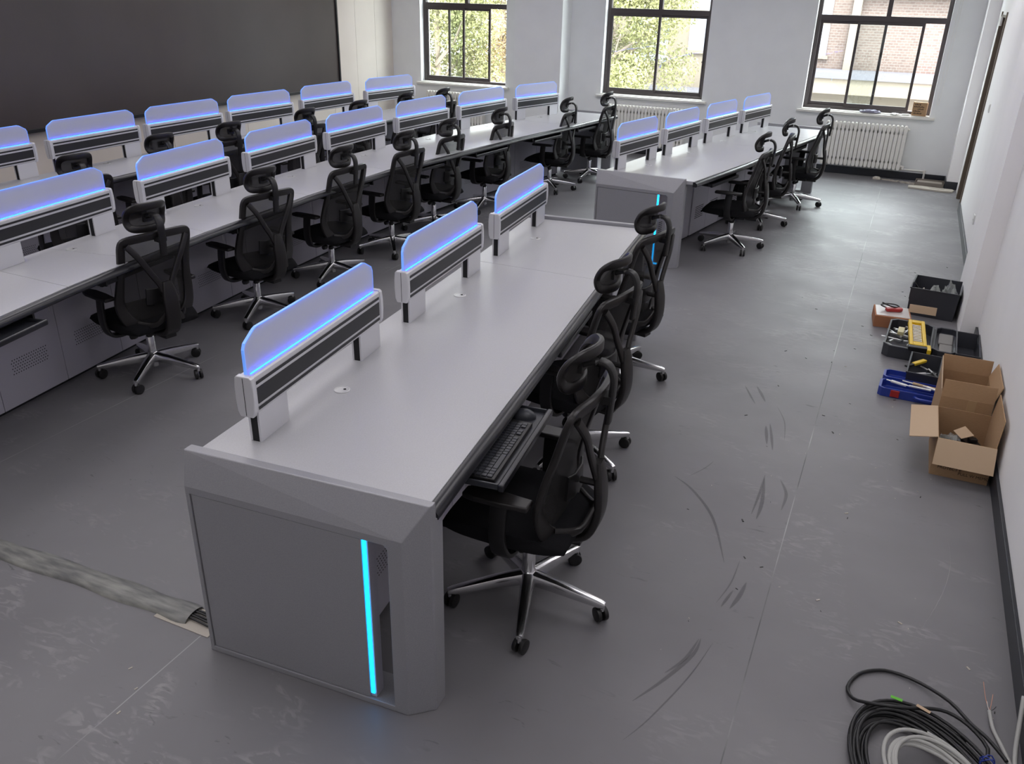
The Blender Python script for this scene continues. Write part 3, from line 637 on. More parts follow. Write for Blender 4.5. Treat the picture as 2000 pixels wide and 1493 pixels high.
# ------------------------------------------------------------------ office chairs
def build_chair():
    t = thing('office_chair', '', 'office chair', (0, 0, 0), 0, GD)
    # star base
    q = NB(); lathe(q, [(.030, .075), (.036, .08), (.037, .118), (.031, .135), (.027, .14)], 20)
    for k in range(5):
        Tm = Matrix.Rotation(2*PI*k/5, 4, 'Z')
        sweep(q, [(.02, 0, .108), (.12, 0, .100), (.22, 0, .088), (.295, 0, .079), (.312, 0, .076)], rrect(.054, .060, .32, 2), scales=[(1., 1.), (.84, .86), (.70, .66), (.58, .48), (.46, .38)], T=Tm)
        lathe(q, [(.010, .052), (.010, .078)], 10, Tm @ Matrix.Translation((.304, 0, 0)))
    sb = obj('star_base', q, M['chrome'], t, smooth=35)
    for k in range(5):
        a = 2*PI*k/5; rnd = random.Random(k+3); Tm = Matrix.Translation((.304*math.cos(a), .304*math.sin(a), 0)) @ Matrix.Rotation(a+rnd.uniform(-1.4, 1.4), 4, 'Z')
        q = NB()
        for s in (-1, 1):
            lathe(q, [(0, .0), (.020, .0), (.028, .003), (.0295, .009), (.028, .017), (.022, .019), (0, .019)], 20, Tm @ Matrix.Translation((-.008, s*.004, .0295)) @ Matrix.Rotation(R(-90*s), 4, 'X'))
        cs = obj('caster', q, M['blackp'], sb, smooth=35)
        q = NB(); pr = [(.002, .048), (.014, .052), (.012, .058), (-.010, .059), (-.030, .046), (-.036, .030), (-.030, .030), (-.024, .040), (-.008, .050)]
        prism(q, [(x, z) for x, z in pr], -.021, .021, 'y', Tm); q.verts.ensure_lookup_table()
    # gas column
    q = NB(); lathe(q, [(.023, .045), (.025, .05), (.025, .235), (.022, .24)], 18); gc = obj('gas_column', q, M['chrome'], t, smooth=40)
    q = NB(); lathe(q, [(.020, .235), (.021, .255), (.017, .262), (.013, .264), (.013, .36), (0, .36)], 16); obj('column_collar', q, M['blackp'], gc, smooth=40)
    # mechanism
    q = NB(); box(q, -.075, .075, -.13, .11, .290, .335); box(q, -.035, .035, -.23, -.12, .285, .325)
    tube(q, [(.06, .02, .31), (.17, .03, .305), (.235, .035, .295)], .006, 6); box(q, .215, .255, .02, .05, .288, .302)
    lathe(q, [(.017, -.02), (.02, 0), (.017, .02)], 12, Matrix.Translation((-.12, -.04, .285)) @ Matrix.Rotation(R(90), 4, 'Y'))
    obj('seat_mechanism', q, M['blackp'], t, bevel=.008)
    # seat cushion
    q = NB(); n = 14; rows = []
    for j in range(n+1):
        v = j/n; y = -.215+.455*v
        for_ = []
        wv = .225*(1-.10*(max(0, v-.75)/.25)**2-.16*(max(0, .3-v)/.3)**2)
        for i in range(n+1):
            u = -1+2*i/n; x = wv*math.copysign(abs(u)**.9, u)
            z = .412-.010*(1-u*u)*(1-(2*v-1)**2)-.055*max(0, v-.72)**1.6*4-.012*abs(u)**4-.018*max(0, .12-v)*8
            for_.append((x, y, z))
        rows.append(for_)
    top = [[q.verts.new(p) for p in r] for r in rows]; bot = [[q.verts.new((p[0]*.93, p[1]*.94, .338+.02*(max(0, (p[1]+.2)/.45-.6)))) for p in r] for r in rows]
    mid = {}
    for j in range(n):
        for i in range(n): q.faces.new((top[j][i], top[j][i+1], top[j+1][i+1], top[j+1][i])); q.faces.new((bot[j][i], bot[j+1][i], bot[j+1][i+1], bot[j][i+1]))
    per = [(0, i) for i in range(n+1)]+[(j, n) for j in range(1, n+1)]+[(n, i) for i in range(n-1, -1, -1)]+[(j, 0) for j in range(n-1, 0, -1)]
    md = []
    for (j, i) in per:
        p = Vector(rows[j][i]); c = Vector((0, .01, p.z)); d = (p-c); d.z = 0; p2 = p+d.normalized()*.012; md.append(q.verts.new((p2.x, p2.y, p.z-.022)))
    lo_ = []
    for k, (j, i) in enumerate(per):
        c = md[k].co; lo_.append(q.verts.new((c.x*.99, c.y*.99, bot[j][i].co.z+.012)))
    N_ = len(per)
    for k in range(N_):
        j, i = per[k]; j2, i2 = per[(k+1) % N_]; k2 = (k+1) % N_
        q.faces.new((top[j][i], md[k], md[k2], top[j2][i2])); q.faces.new((md[k], lo_[k], lo_[k2], md[k2])); q.faces.new((lo_[k], bot[j][i], bot[j2][i2], lo_[k2]))
    se = obj('seat', q, M['cloth'], t, smooth=50)
    q = NB(); box(q, .226, .2285, -.10, -.07, .372, .380); obj('seat_label', q, M['white'], se)
    # back: side profile  y as a function of z
    def by(z):
        P = [(.30, -.150), (.38, -.205), (.46, -.205), (.54, -.200), (.62, -.215), (.70, -.235), (.80, -.262), (.90, -.292)]
        for (z0, y0), (z1, y1) in zip(P, P[1:]):
            if z <= z1: return y0+(y1-y0)*(z-z0)/(z1-z0)
        return P[-1][1]
    half = [(.0, .360), (.10, .362), (.155, .385), (.198, .44), (.216, .52), (.208, .62), (.200, .72), (.200, .80), (.200, .862), (.182, .890), (.10, .900), (.0, .903)]
    def bp(x, z): return Vector((x, by(z)+.9*x*x, z))
    loop = [bp(x, z) for x, z in half]+[bp(-x, z) for x, z in reversed(half[1:-1])]
    sm = smooth_path(loop, 4, True); q = NB(); C0 = Vector((0, 0, .63))
    ups = []; sc_ = []
    for p in sm:
        ups.append((0, 1, .15)); low = max(0, min(1, (.66-p.z)/.25)); sc_.append((1+.55*low, 1))
    sweep(q, sm, rrect(.046, .024, .35, 2), True, ups, sc_); obj('back_frame', q, M['blackm'], t, smooth=40)
    # mesh skin
    q = NB(); gr = []
    for j in range(15):
        z = .372+(.888-.372)*j/14
        wz = 0
        for (x0, z0), (x1, z1) in zip(half, half[1:]):
            if z0 <= z <= z1: wz = x0+(x1-x0)*(z-z0)/max(1e-6, z1-z0)
        gr.append([q.verts.new(bp(wz*(-1+2*i/10), z)+Vector((0, .006+.012*(1-(-1+2*i/10)**2), 0))) for i in range(11)])
    for j in range(14):
        for i in range(10): q.faces.new((gr[j][i], gr[j][i+1], gr[j+1][i+1], gr[j+1][i]))
    obj('back_mesh', q, M['mesh'], t, smooth=True)
    # lumbar pad
    q = NB(); sweep(q, [bp(-.085, .545)+Vector((0, -.018, 0)), bp(-.04, .54)+Vector((0, -.026, 0)), bp(.04, .54)+Vector((0, -.026, 0)), bp(.085, .545)+Vector((0, -.018, 0))], rrect(.095, .012, .45, 3), upv=(0, 1, 0))
    obj('lumbar_pad', q, M['blackp'], t, smooth=45)
    # Y shaped spine
    q = NB()
    for s in (-1, 1):
        P = smooth_path([bp(s*.182, .868)+Vector((0, -.014, 0)), Vector((s*.130, -.285, .79)), Vector((s*.080, -.288, .70)), Vector((s*.040, -.292, .63)), Vector((s*.026, -.300, .585))], 4)
        sweep(q, P, rrect(.034, .020, .4, 2), upv=(0, 1, 0))
    P = smooth_path([(0, -.296, .635), (0, -.306, .58), (0, -.315, .50), (0, -.312, .42), (0, -.285, .345), (0, -.23, .312), (0, -.12, .305)], 4)
    n_ = len(P); sweep(q, P, rrect(.082, .030, .35, 3), upv=[(0, 1, 0)]*int(n_*.6)+[(0, .5, .8)]*(n_-int(n_*.6)), scales=[(.62+.5*min(1, i/6), 1) for i in range(n_)])
    for s in (-1, 1):
        sweep(q, smooth_path([Vector((s*.02, -.305, .47)), Vector((s*.085, -.27, .395)), bp(s*.150, .400)+Vector((0, -.012, 0))], 4), rrect(.034, .018, .4, 2), upv=(0, 1, 0))
    tube(q, [(0, -.30, .545), (0, -.235, .545)], .013, 8)
    obj('spine', q, M['blackm'], t, smooth=40)
    # head rest
    hr = [(.0, .925), (.068, .927), (.098, .942), (.107, .980), (.105, 1.024), (.086, 1.048), (.045, 1.057), (.0, 1.059)]
    def hp(x, z): return Vector((x, -.214+3.2*x*x-8*max(0, z-.975)**2-3*max(0, .965-z)**2, z))
    lp = [hp(x, z) for x, z in hr]+[hp(-x, z) for x, z in reversed(hr[1:-1])]
    q = NB(); sweep(q, smooth_path(lp, 4, True), rrect(.042, .020, .45, 2), True, (0, 1, 0)); h0 = obj('headrest', q, M['blackm'], t, smooth=40)
    q = NB(); gr = []
    for j in range(9):
        z = .925+.134*j/8; wz = 0
        for (x0, z0), (x1, z1) in zip(hr, hr[1:]):
            if z0 <= z <= z1: wz = x0+(x1-x0)*(z-z0)/max(1e-6, z1-z0)
        gr.append([q.verts.new(hp(wz*(-1+2*i/8), z)) for i in range(9)])
    for j in range(8):
        for i in range(8): q.faces.new((gr[j][i], gr[j][i+1], gr[j+1][i+1], gr[j+1][i]))
    obj('headrest_mesh', q, M['hmesh'], h0, smooth=True)
    q = NB(); P = smooth_path([(0, -.318, .792), (0, -.322, .85), (0, -.326, .905), (0, -.326, .96), (0, -.305, 1.0), (0, -.265, 1.008), (0, -.218, .99)], 4)
    sweep(q, P, rrect(.042, .020, .4, 2), upv=(0, -1, .0), scales=[(1, 1)]*len(P)); box(q, -.026, .026, -.327, -.285, .868, .896); box(q, -.030, .030, -.224, -.208, .965, 1.01)
    obj('headrest_bracket', q, M['blackp'], h0, smooth=40)
    # arm rests
    for s in (-1, 1):
        q = NB(); P = smooth_path([(s*.10, -.02, .322), (s*.19, -.02, .312), (s*.243, -.01, .328), (s*.262, .0, .39), (s*.262, .0, .47), (s*.258, -.005, .548)], 4)
        sweep(q, P, rrect(.020, .062, .35, 2), upv=(0, 1, 0), scales=[(1, 1)]*len(P)); ar = obj('armrest', q, M['blackp'], t, smooth=40)
        q = NB(); prism(q, [(s*.258+a, c) for a, c in [(-.030, -.115), (.030, -.115), (.038, -.02), (.037, .08), (.026, .125), (-.026, .125), (-.037, .08), (-.038, -.02)]], .548, .570, 'z'); obj('arm_pad', q, M['blackm'], ar, bevel=.007, seg=3)
    return t
CH = build_chair(); CHUSED = [False]
def chair(x, y, face, rot, lift, label, fwd_=0.):
    if not CHUSED[0]:
        CHUSED[0] = True; r = CH; r.location = (x, y, 0); r.rotation_euler = (0, 0, R(face-90)); r['label'] = label
    else: r = dup(CH, (x, y, 0), R(face-90), label, GD)
    for c in r.children:
        c.location = (0, 0, 0); c.rotation_euler = (0, 0, 0)
        if c.name.startswith('star_base'): c.rotation_euler.z = R(rot-(face-90))
        elif not c.name.startswith('gas_column'):
            c.location.z = lift
            if c.name.split('.')[0] in ('back_frame', 'back_mesh', 'lumbar_pad', 'spine', 'headrest'): c.location.y = .03
            c.location.y += fwd_
    return r
for a in [
    (-.986, 2.407, 182, 0, .045, 'closest chair, with its chrome base fully in view beside the nearest desk', .022),
    (-1.23, 3.531, 172, 42, .015, 'middle chair of the three at the nearest desk', .02),
    (-1.36, 4.60, 168, 5, .02, 'farthest chair of the three at the nearest desk', .02),
    (-1.31, 7.87, 178, 18, 0, 'nearest chair at the far right desk'),
    (-1.25, 8.94, 186, 2, 0, 'middle chair at the far right desk'),
    (-1.03, 10.05, 178, 5, 0, 'last chair at the far right desk, in front of the right radiator'),
    (-3.86, 3.32, 169, 9, 0, 'leftmost chair of the middle desk, closest of its row'),
    (-3.97, 4.40, 170, 6, 0, 'second chair from the left at the middle desk'),
    (-4.02, 5.36, 176, -1, 0, 'third chair from the left at the middle desk'),
    (-4.01, 6.25, 175, 18, 0, 'fourth chair from the left at the middle desk'),
    (-4.06, 7.10, 176, 10, 0, 'fifth chair from the left at the middle desk'),
    (-4.00, 8.10, 177, -6, 0, 'third chair from the window end of the middle desk'),
    (-3.76, 9.36, 182, 20, 0, 'second chair from the window end of the middle desk'),
    (-3.557, 10.20, 178, 54, 0, 'last chair at the window end of the middle desk'),
    (-5.36, 4.14, 165, 0, 0, 'leftmost headrest showing above the middle desk dividers, at the desk facing the screen'),
    (-5.54, 5.08, 168, 10, 0, 'second chair from the left at the desk facing the screen'),
    (-5.54, 5.87, 168, 20, 0, 'third chair from the left at the desk facing the screen'),
    (-5.56, 6.96, 170, 30, 0, 'middle chair of the seven at the desk facing the screen'),
    (-5.51, 7.80, 172, 40, 0, 'third chair from the windows at the desk facing the screen'),
    (-5.49, 8.72, 174, 50, 0, 'second chair from the windows at the desk facing the screen'),
    (-5.37, 9.38, 176, 60, 0, 'chair nearest the windows at the desk facing the screen, before the left radiator')]:
    chair(*a)

# ------------------------------------------------------------------ keyboard and mouse on the pulled-out tray of the nearest desk
ta = trA[0]; Tk = Matrix.Translation((ta[0], ta[1], zA-.089)) @ Matrix.Rotation(ta[2], 4, 'Z')
kb_ = thing('keyboard', 'black keyboard on the pulled-out tray of the nearest desk', 'keyboard', Tk @ Vector((-.05, -.030, 0)), ta[2])
q = NB(); box(q, -.215, .215, -.065, .068, .0, .016); obj('keyboard_body', q, M['blackp'], kb_, bevel=.004)
q = NB()
for r_ in range(6):
    x = -.207; k = 0
    while x < .200:
        wd = .0175
        if r_ == 0 and k in (1, 5, 9): x += .008
        if r_ == 5 and k == 3: wd = .10
        if x+wd > .205: break
        if not (.082 < x < .086 or .140 < x < .144): box(q, x, x+wd-.0025, .045-r_*.0195, .045-r_*.0195+.0165, .016, .0205)
        x += wd+.0015; k += 1
obj('keys', q, M['graybox'], kb_)
q = NB()
for i in range(3): box(q, .15+i*.018, .156+i*.018, .058, .062, .016, .0168)
obj('indicator_marks', q, M['white'], kb_)
ms = thing('mouse', 'dark computer mouse beside the keyboard on the tray', 'mouse', Tk @ Vector((.225, -.035, 0)), ta[2])
q = NB(); bmesh.ops.create_uvsphere(q, u_segments=20, v_segments=12, radius=1)
for v in q.verts: v.co = Vector((v.co.x*.033, v.co.y*.055, max(0, v.co.z)*.034*(1-.15*v.co.y)))
obj('mouse_body', q, M['graybox'], ms, smooth=60)
q = NB(); lathe(q, [(.007, -.003), (.007, .003)], 12, Matrix.Translation((0, .028, .028)) @ Matrix.Rotation(R(90), 4, 'Y')); obj('scroll_wheel', q, M['blackp'], ms)

# ------------------------------------------------------------------ small fittings on the walls
def wallplate(y, z, label, kind):
    t = thing('wall_'+kind, label, kind, (XR, y, z))
    q = NB(); box(q, -.010, 0, -.043, .043, -.043, .043); obj('plate', q, M['white'], t, bevel=.004)
    q = NB()
    if kind == 'switch': box(q, -.013, -.0095, -.03, .03, -.03, .03); obj('rocker', q, M['white'], t, bevel=.002)
    else:
        for s in (-1, 1): box(q, -.0108, -.0095, s*.010-.002, s*.010+.002, -.012, .0)
        obj('socket_slots', q, M['hole'], t)
wallplate(10.02, 1.19, 'white light switch on the right wall beside the door', 'switch')
wallplate(8.62, .36, 'white power socket low on the right wall', 'socket')
t = thing('blind_cord', 'thin white looped cord hanging right of the right window', 'cord', (.335, YB-.03, .97))
q = NB(); tube(q, smooth_path([(0, 0, 2.07), (0, 0, 1), (-.004, 0, .1), (-.02, 0, .0), (-.036, 0, .1), (-.03, 0, 1), (-.02, 0, 2.07)], 4), .002, 5); obj('cord_loop', q, M['sill'], t)
q = NB(); box(q, -.045, .02, -.005, .025, 2.05, 2.08); obj('cord_bracket', q, M['sill'], t)
t = thing('door_closer_box', 'small white box at the top of the brown door opening', 'box', (XR, 11.15, 1.97))
q = NB(); box(q, -.035, -.0145, -.10, .12, -.04, .05); obj('box_body', q, M['white'], t, bevel=.004)

# ------------------------------------------------------------------ things on the right window sill
def text_mesh(name, body, size, mt, parent, Mx, thick=.0003):
    c = bpy.data.curves.new(name, 'FONT'); c.body = body; c.size = size; c.extrude = thick
    tmp = bpy.data.objects.new('tmp', c); COL.objects.link(tmp); bpy.context.view_layer.update()
    me = bpy.data.meshes.new_from_object(tmp.evaluated_get(bpy.context.evaluated_depsgraph_get())); bpy.data.objects.remove(tmp); bpy.data.curves.remove(c)
    me.materials.clear(); me.materials.append(mt); o = bpy.data.objects.new(name, me); COL.objects.link(o); o.parent = parent; o.matrix_local = Mx; return o
t = thing('cardboard_box', 'small printed cardboard box on the right window sill', 'box', (.12, YB+.02, ZS+.0125), R(-8))
q = NB(); box(q, -.085, .085, -.03, .03, 0, .165); obj('box_body', q, M['card'], t, bevel=.002)
q = NB(); box(q, -.084, -.05, -.0315, -.030, .0, .16)
for k, (a, c) in enumerate([(-.075, .04), (-.075, .02), (-.075, .065), (-.075, -.01), (-.03, .06)]):
    for i in range(int((c-a)/.018)): box(q, a+i*.018, a+i*.018+.012, -.0312, -.030, .022+k*.027, .030+k*.027+.004*(i % 2))
q.free(); q = NB()
for k, (a, c) in enumerate([(-.07, .05), (-.07, .03), (-.02, .06), (-.07, .06), (-.06, .02)]):
    for i in range(int((c-a)/.018)): box(q, a+i*.018, a+i*.018+.012, -.0312, -.0295, .022+k*.027, .034+k*.027+.004*(i % 2))
obj('printing', q, M['ink'], t)
t = thing('plastic_bag', 'crumpled plastic wrap lying on the right window sill', 'bag', (-.46, YB-.005, ZS+.0125))
q = NB(); bmesh.ops.create_icosphere(q, subdivisions=3, radius=1); rr = random.Random(4)
for v in q.verts: k = 1+rr.uniform(-.22, .22); v.co = Vector((v.co.x*.13*k, v.co.y*.035*k, max(0, (v.co.z+.2)*.030*k)))
obj('bag_body', q, M['graybox'] if False else mat('violet_grey_plastic', (.25, .24, .32), .3), t)
t = thing('plastic_wrap', 'small white scrap of wrapping on the right window sill', 'wrapping', (-.16, YB-.01, ZS+.0125))
q = NB(); bmesh.ops.create_icosphere(q, subdivisions=2, radius=1)
for v in q.verts: k = 1+rr.uniform(-.25, .25); v.co = Vector((v.co.x*.055*k, v.co.y*.03*k, max(0, v.co.z*.018*k)))
obj('wrap_body', q, M['white'], t)
t = thing('hand_tool', 'pale tool lying beside the small box on the right window sill', 'tool', (-.02, YB-.015, ZS+.0205))
q = NB(); tube(q, [(-.06, 0, 0), (.03, .01, 0)], .008, 8); obj('handle', q, M['white'], t)

# ------------------------------------------------------------------ rubbish in the back corner
t = thing('timber_offcut', 'long pale flat board lying on the floor in the back right corner', 'board', (.44, 11.82, 0), R(-4))
q = NB(); prism(q, [(-.26, -.055), (-.1, -.09), (.12, -.10), (.24, -.085), (.262, .03), (.24, .075), (.10, .06), (-.12, .09), (-.24, .07), (-.27, .03)], 0, .022, 'z'); obj('board_body', q, M['plaster'], t, bevel=.003)
q = NB(); prism(q, [(-.02, 0), (.15, -.028), (.16, -.018), (-.02, .01)], .0215, .0228, 'z'); obj('crack', q, M['ink'], t)
t = thing('flat_carton', 'low open carton against the black skirting in the back corner', 'box', (.42, 12.13, 0), R(-3))
q = NB(); box(q, -.17, .17, -.13, .13, 0, .006); box(q, -.17, .17, -.13, -.124, .006, .05); box(q, -.17, .17, .124, .13, .006, .05); box(q, -.17, -.164, -.124, .124, .006, .05); box(q, .164, .17, -.124, .124, .006, .05)
obj('carton_body', q, mat('grey_brown_card', (.24, .21, .18), .85), t); q = NB(); box(q, -.15, .15, -.11, .11, .007, .035); obj('carton_filling', q, M['plaster'], t, bevel=.01)
t = thing('plaster_lump', 'rounded pale plaster lump at the start of the rubble by the skirting', 'rubble', (-.22, 12.20, 0))
q = NB(); bmesh.ops.create_icosphere(q, subdivisions=2, radius=1)
for v in q.verts: k = 1+rr.uniform(-.1, .1); v.co = Vector((v.co.x*.055*k, v.co.y*.04*k, max(0, v.co.z*.04*k)))
obj('lump', q, M['plaster'], t)
q = NB()
for k in range(150):
    u = rr.random(); c = Vector((-.14+.40*u, 12.22-.16*u*rr.random()-.03, 0)); s = rr.uniform(.005, .016)
    T0 = Matrix.Translation(c) @ Matrix.Rotation(rr.uniform(0, 3), 4, 'Z'); box(q, -s, s, -s*.6, s*.6, 0, s*.8, T0)
tag(obj('rubble', q, M['plaster']), 'line of crumbled plaster chips along the back skirting', 'rubble', kind='stuff')

# ------------------------------------------------------------------ cardboard boxes by the right wall
def panel(q, pts, th, n):
    """quad panel given 4 corners, thickened along n"""
    P = [Vector(p) for p in pts]; n = Vector(n).normalized()*th
    A = [q.verts.new(p) for p in P]; B = [q.verts.new(p+n) for p in P]
    q.faces.new(A); q.faces.new(B[::-1])
    for i in range(4): q.faces.new((A[i], A[(i+1) % 4], B[(i+1) % 4], B[i]))
def carton(label, x0, x1, y0, y1, h, flaps, group=None):
    t = thing('cardboard_box', label, 'box', ((x0+x1)/2, (y0+y1)/2, 0), 0, group); a, c = (x1-x0)/2, (y1-y0)/2; th = .004
    q = NB(); box(q, -a, a, -c, c, 0, th); box(q, -a, a, -c, -c+th, th, h); box(q, -a, a, c-th, c, th, h); box(q, -a, -a+th, -c+th, c-th, th, h); box(q, a-th, a, -c+th, c-th, th, h)
    obj('box_body', q, M['card'], t)
    for f in flaps:
        q = NB(); panel(q, f[0], th, f[1]); obj('flap', q, M['cardp'] if len(f) > 2 else M['card'], t)
    return t
t = carton('open cardboard box nearest the camera by the right wall, front flap hanging down', .445, .705, 4.17, 4.56, .205, [
    ([(-.13, -.195, .205), (.13, -.195, .205), (.134, -.262, .092), (-.134, -.262, .092)], (0, -1, .2), 1),
    ([(-.13, -.19, .205), (-.13, .19, .205), (-.255, .205, .178), (-.255, -.175, .172)], (0, 0, 1), 1),
    ([(.128, -.19, .205), (.128, .19, .205), (.138, .185, .335), (.138, -.15, .335)], (-1, 0, 0))])
for r_, (txt, zz, xx) in enumerate([('PRINTED', .083, -.10), ('REWORK', .063, -.10), ('PROTECT E', .043, -.10), ('PULL W MEMO', .026, -.005)]):
    text_mesh('printed_lettering', txt, .021, M['ink'], t, Matrix.Translation((xx, -.1955, zz)) @ Matrix.Rotation(R(90), 4, 'X'))
t = carton('taller open cardboard box behind the front one, flaps standing up', .45, .70, 4.575, 4.97, .262, [
    ([(-.125, -.197, .262), (.125, -.197, .262), (.125, -.180, .350), (-.125, -.180, .350)], (0, 1, 0)),
    ([(-.125, .193, .262), (.125, .193, .262), (.125, .205, .350), (-.125, .205, .350)], (0, 1, 0)),
    ([(-.125, -.19, .262), (-.125, .19, .262), (-.132, .19, .345), (-.132, -.19, .300)], (1, 0, 0), 1),
    ([(.121, -.19, .262), (.121, .19, .262), (.150, .18, .35), (.150, -.17, .35)], (-1, 0, 0))])
q = NB(); box(q, .005, .045, -.1990, -.1975, .14, .262); obj('tape', q, M['tape'], t)
# contents of the front box
t = thing('plastic_bag', 'clear plastic bag with dark parts inside the nearest cardboard box', 'bag', (.525, 4.34, .006))
q = NB(); bmesh.ops.create_icosphere(q, subdivisions=3, radius=1)
for v in q.verts: k = 1+rr.uniform(-.16, .16); v.co = Vector((v.co.x*.07*k, v.co.y*.13*k, max(0, (v.co.z+.6)*.085*k)))
obj('bag_body', q, M['bag'], t); q = NB(); box(q, -.05, .05, -.09, .09, .01, .10); obj('dark_part', q, M['blackp'], t, bevel=.01)
t = thing('power_adapter', 'black boxy adapter lying in the nearest cardboard box', 'adapter', (.64, 4.36, .006), R(20))
q = NB(); box(q, -.035, .035, -.15, .12, 0, .105); obj('adapter_body', q, M['blackp'], t, bevel=.008); q = NB(); box(q, -.02, .02, .03, .06, .105, .125); obj('adapter_plug', q, M['blackp'], t, bevel=.003)
t = thing('paper_scrap', 'beige paper scrap on top of the parts in the nearest box', 'paper', (.585, 4.41, .135), R(30))
q = NB(); panel(q, [(-.04, -.035, 0), (.03, -.03, .012), (.02, .04, .03), (-.05, .025, .015)], .002, (0, 0, 1)); obj('paper', q, M['cardp'], t)

# ------------------------------------------------------------------ crates, tool cases
def crate(label, x, y, rz, L_, W_, h, mt, lip=.006, flare=1.06, group=None, name='plastic_crate'):
    t = thing(name, label, 'crate', (x, y, 0), rz, group); q = NB(); a, c = L_/2, W_/2; th = .005; f = flare
    def ring(k, z, o): return [q.verts.new((sx*(a*k-o), sy*(c*k-o), z)) for sx, sy in ((-1, -1), (1, -1), (1, 1), (-1, 1))]
    r0, r1, r2, r3 = ring(1, 0, 0), ring(f, h, 0), ring(f, h, th), ring(1, th, th)
    q.faces.new(r0[::-1]); q.faces.new(r3)
    for A, B in ((r0, r1), (r1, r2), (r2, r3)):
        for i in range(4): q.faces.new((A[i], A[(i+1) % 4], B[(i+1) % 4], B[i]))
    obj('crate_body', q, mt, t)
    q = NB(); P = [Vector((sx*(a*f+.001), sy*(c*f+.001), h-.003)) for sx, sy in ((-1, -1), (1, -1), (1, 1), (-1, 1))]
    sweep(q, P, [(-lip, -.004), (lip, -.004), (lip, .004), (-lip, .004)], True); obj('crate_rim', q, mt, t)
    return t
t = crate('tall black plastic crate with plastic bags inside, farthest of the tool pile', .455, 6.83, R(-6), .315, .34, .215, M['graybox'])
def blob(name, label, cat, loc, sz, mt, rz=0, seed=1, rough=.18, part='body'):
    t = thing(name, label, cat, loc, rz); q = NB(); bmesh.ops.create_icosphere(q, subdivisions=3, radius=1); r_ = random.Random(seed)
    for v in q.verts:
        k = 1+r_.uniform(-rough, rough); v.co = Vector((v.co.x*sz[0]*k, v.co.y*sz[1]*k, max(0, (v.co.z+.35)/1.35*sz[2]*k)))
    obj(part, q, mt, t, smooth=30); return t
blob('plastic_bag', 'clear plastic bag at the right side of the tall black crate', 'bag', (.545, 6.83, .006), (.055, .09, .23), M['bag'], 0, 3)
blob('plastic_bag', 'clear plastic bag bundled in the middle of the tall black crate', 'bag', (.455, 6.84, .006), (.05, .10, .18), M['bag'], 0, 5)
blob('cloth_glove', 'beige glove lying at the left of the tall black crate', 'glove', (.365, 6.80, .006), (.035, .05, .17), M['plaster'], 0, 6, .12)
t = thing('cable_loop', 'thin black cord hung over the left rim of the tall black crate', 'cord', (.29, 6.75, 0))
q = NB(); tube(q, smooth_path([(.06, -.01, .15), (.03, 0, .20), (.0, 0, .228), (-.012, -.02, .20), (-.014, -.04, .11), (-.013, -.02, .18), (0, .03, .228), (.04, .06, .16)], 4), .003, 5); obj('cord', q, M['cableb'], t)
# orange-brown carton with a red tool on it
t = thing('cardboard_box', 'small orange-brown cardboard box left of the open grey tool case', 'box', (.20, 6.40, 0), R(5))
q = NB(); box(q, -.145, .10, -.115, .14, 0, .085); obj('box_body', q, M['cardo'], t, bevel=.002)
q = NB(); box(q, -.135, .09, -.10, .13, .0855, .0875); obj('foil_lining', q, M['bag'] if False else mat('pale_foil', (.5, .46, .44), .3), t)
q = NB(); panel(q, [(.09, .06, .085), (.27, .04, .085), (.27, .055, .14), (.09, .075, .14)], .004, (0, 1, 0)); obj('flap', q, M['cardp'], t)
t = thing('clamp_meter', 'dark red hand tool with a black cord on the small orange-brown box', 'tool', (.185, 6.42, .0885), R(25))
q = NB(); prism(q, [(-.06, -.02), (.03, -.028), (.06, -.012), (.06, .012), (.03, .028), (-.06, .02)], 0, .025, 'z'); obj('tool_body', q, M['red'], t, bevel=.006)
q = NB(); tube(q, smooth_path([(-.05, .02, .02), (-.08, .05, .03), (-.03, .08, .03), (.03, .06, .03), (.05, .03, .02), (-.02, .0, .035), (-.09, .02, .06)], 5), .005, 6); obj('tool_cord', q, M['cableb'], t)
# open grey tool case
t = thing('tool_case', 'open dark grey moulded tool case full of bits and hand tools', 'tool case', (.375, 6.0, 0), R(-3))
def tray_(q, pts, h, th=.012, z0=0.):
    n = len(pts); c = Vector((sum(p[0] for p in pts)/n, sum(p[1] for p in pts)/n, 0))
    ins = [((p[0]-c.x)*(1-.09)+c.x, (p[1]-c.y)*(1-.07)+c.y) for p in pts]
    o0 = [q.verts.new((*p, z0)) for p in pts]; o1 = [q.verts.new((*p, z0+h)) for p in pts]; i1 = [q.verts.new((*p, z0+h)) for p in ins]; i0 = [q.verts.new((*p, z0+th)) for p in ins]
    q.faces.new(o0[::-1]); q.faces.new(i0)
    for A, B in ((o0, o1), (o1, i1), (i1, i0)):
        for i in range(n): q.faces.new((A[i], A[(i+1) % n], B[(i+1) % n], B[i]))
oc = lambda x0, x1, y0, y1, r: [(x0+r, y0), (x1-r, y0), (x1, y0+r), (x1, y1-r), (x1-r, y1), (x0+r, y1), (x0, y1-r), (x0, y0+r)]
q = NB(); tray_(q, oc(-.215, .075, -.31, .27, .04), .085); obj('case_base', q, M['graybox'], t, bevel=.004)
q = NB(); tray_(q, oc(.085, .225, -.24, .26, .03), .05, .01, .03); obj('case_lid', q, M['graybox'], t, bevel=.004)
q = NB(); box(q, .075, .085, -.2, .2, .06, .075); obj('case_hinge', q, M['blackp'], t)
q = NB()
for k in range(22):
    x = rr.uniform(-.18, .03); y = rr.uniform(-.26, .22); T0 = Matrix.Translation((x, y, .03+rr.uniform(0, .02))) @ Matrix.Rotation(rr.uniform(0, 3), 4, 'Z'); l_ = rr.uniform(.02, .07); box(q, -l_, l_, -.006, .006, 0, .012, T0)
tg = obj('assorted_bits', q, M['steel'], t); tg['kind'] = 'stuff'
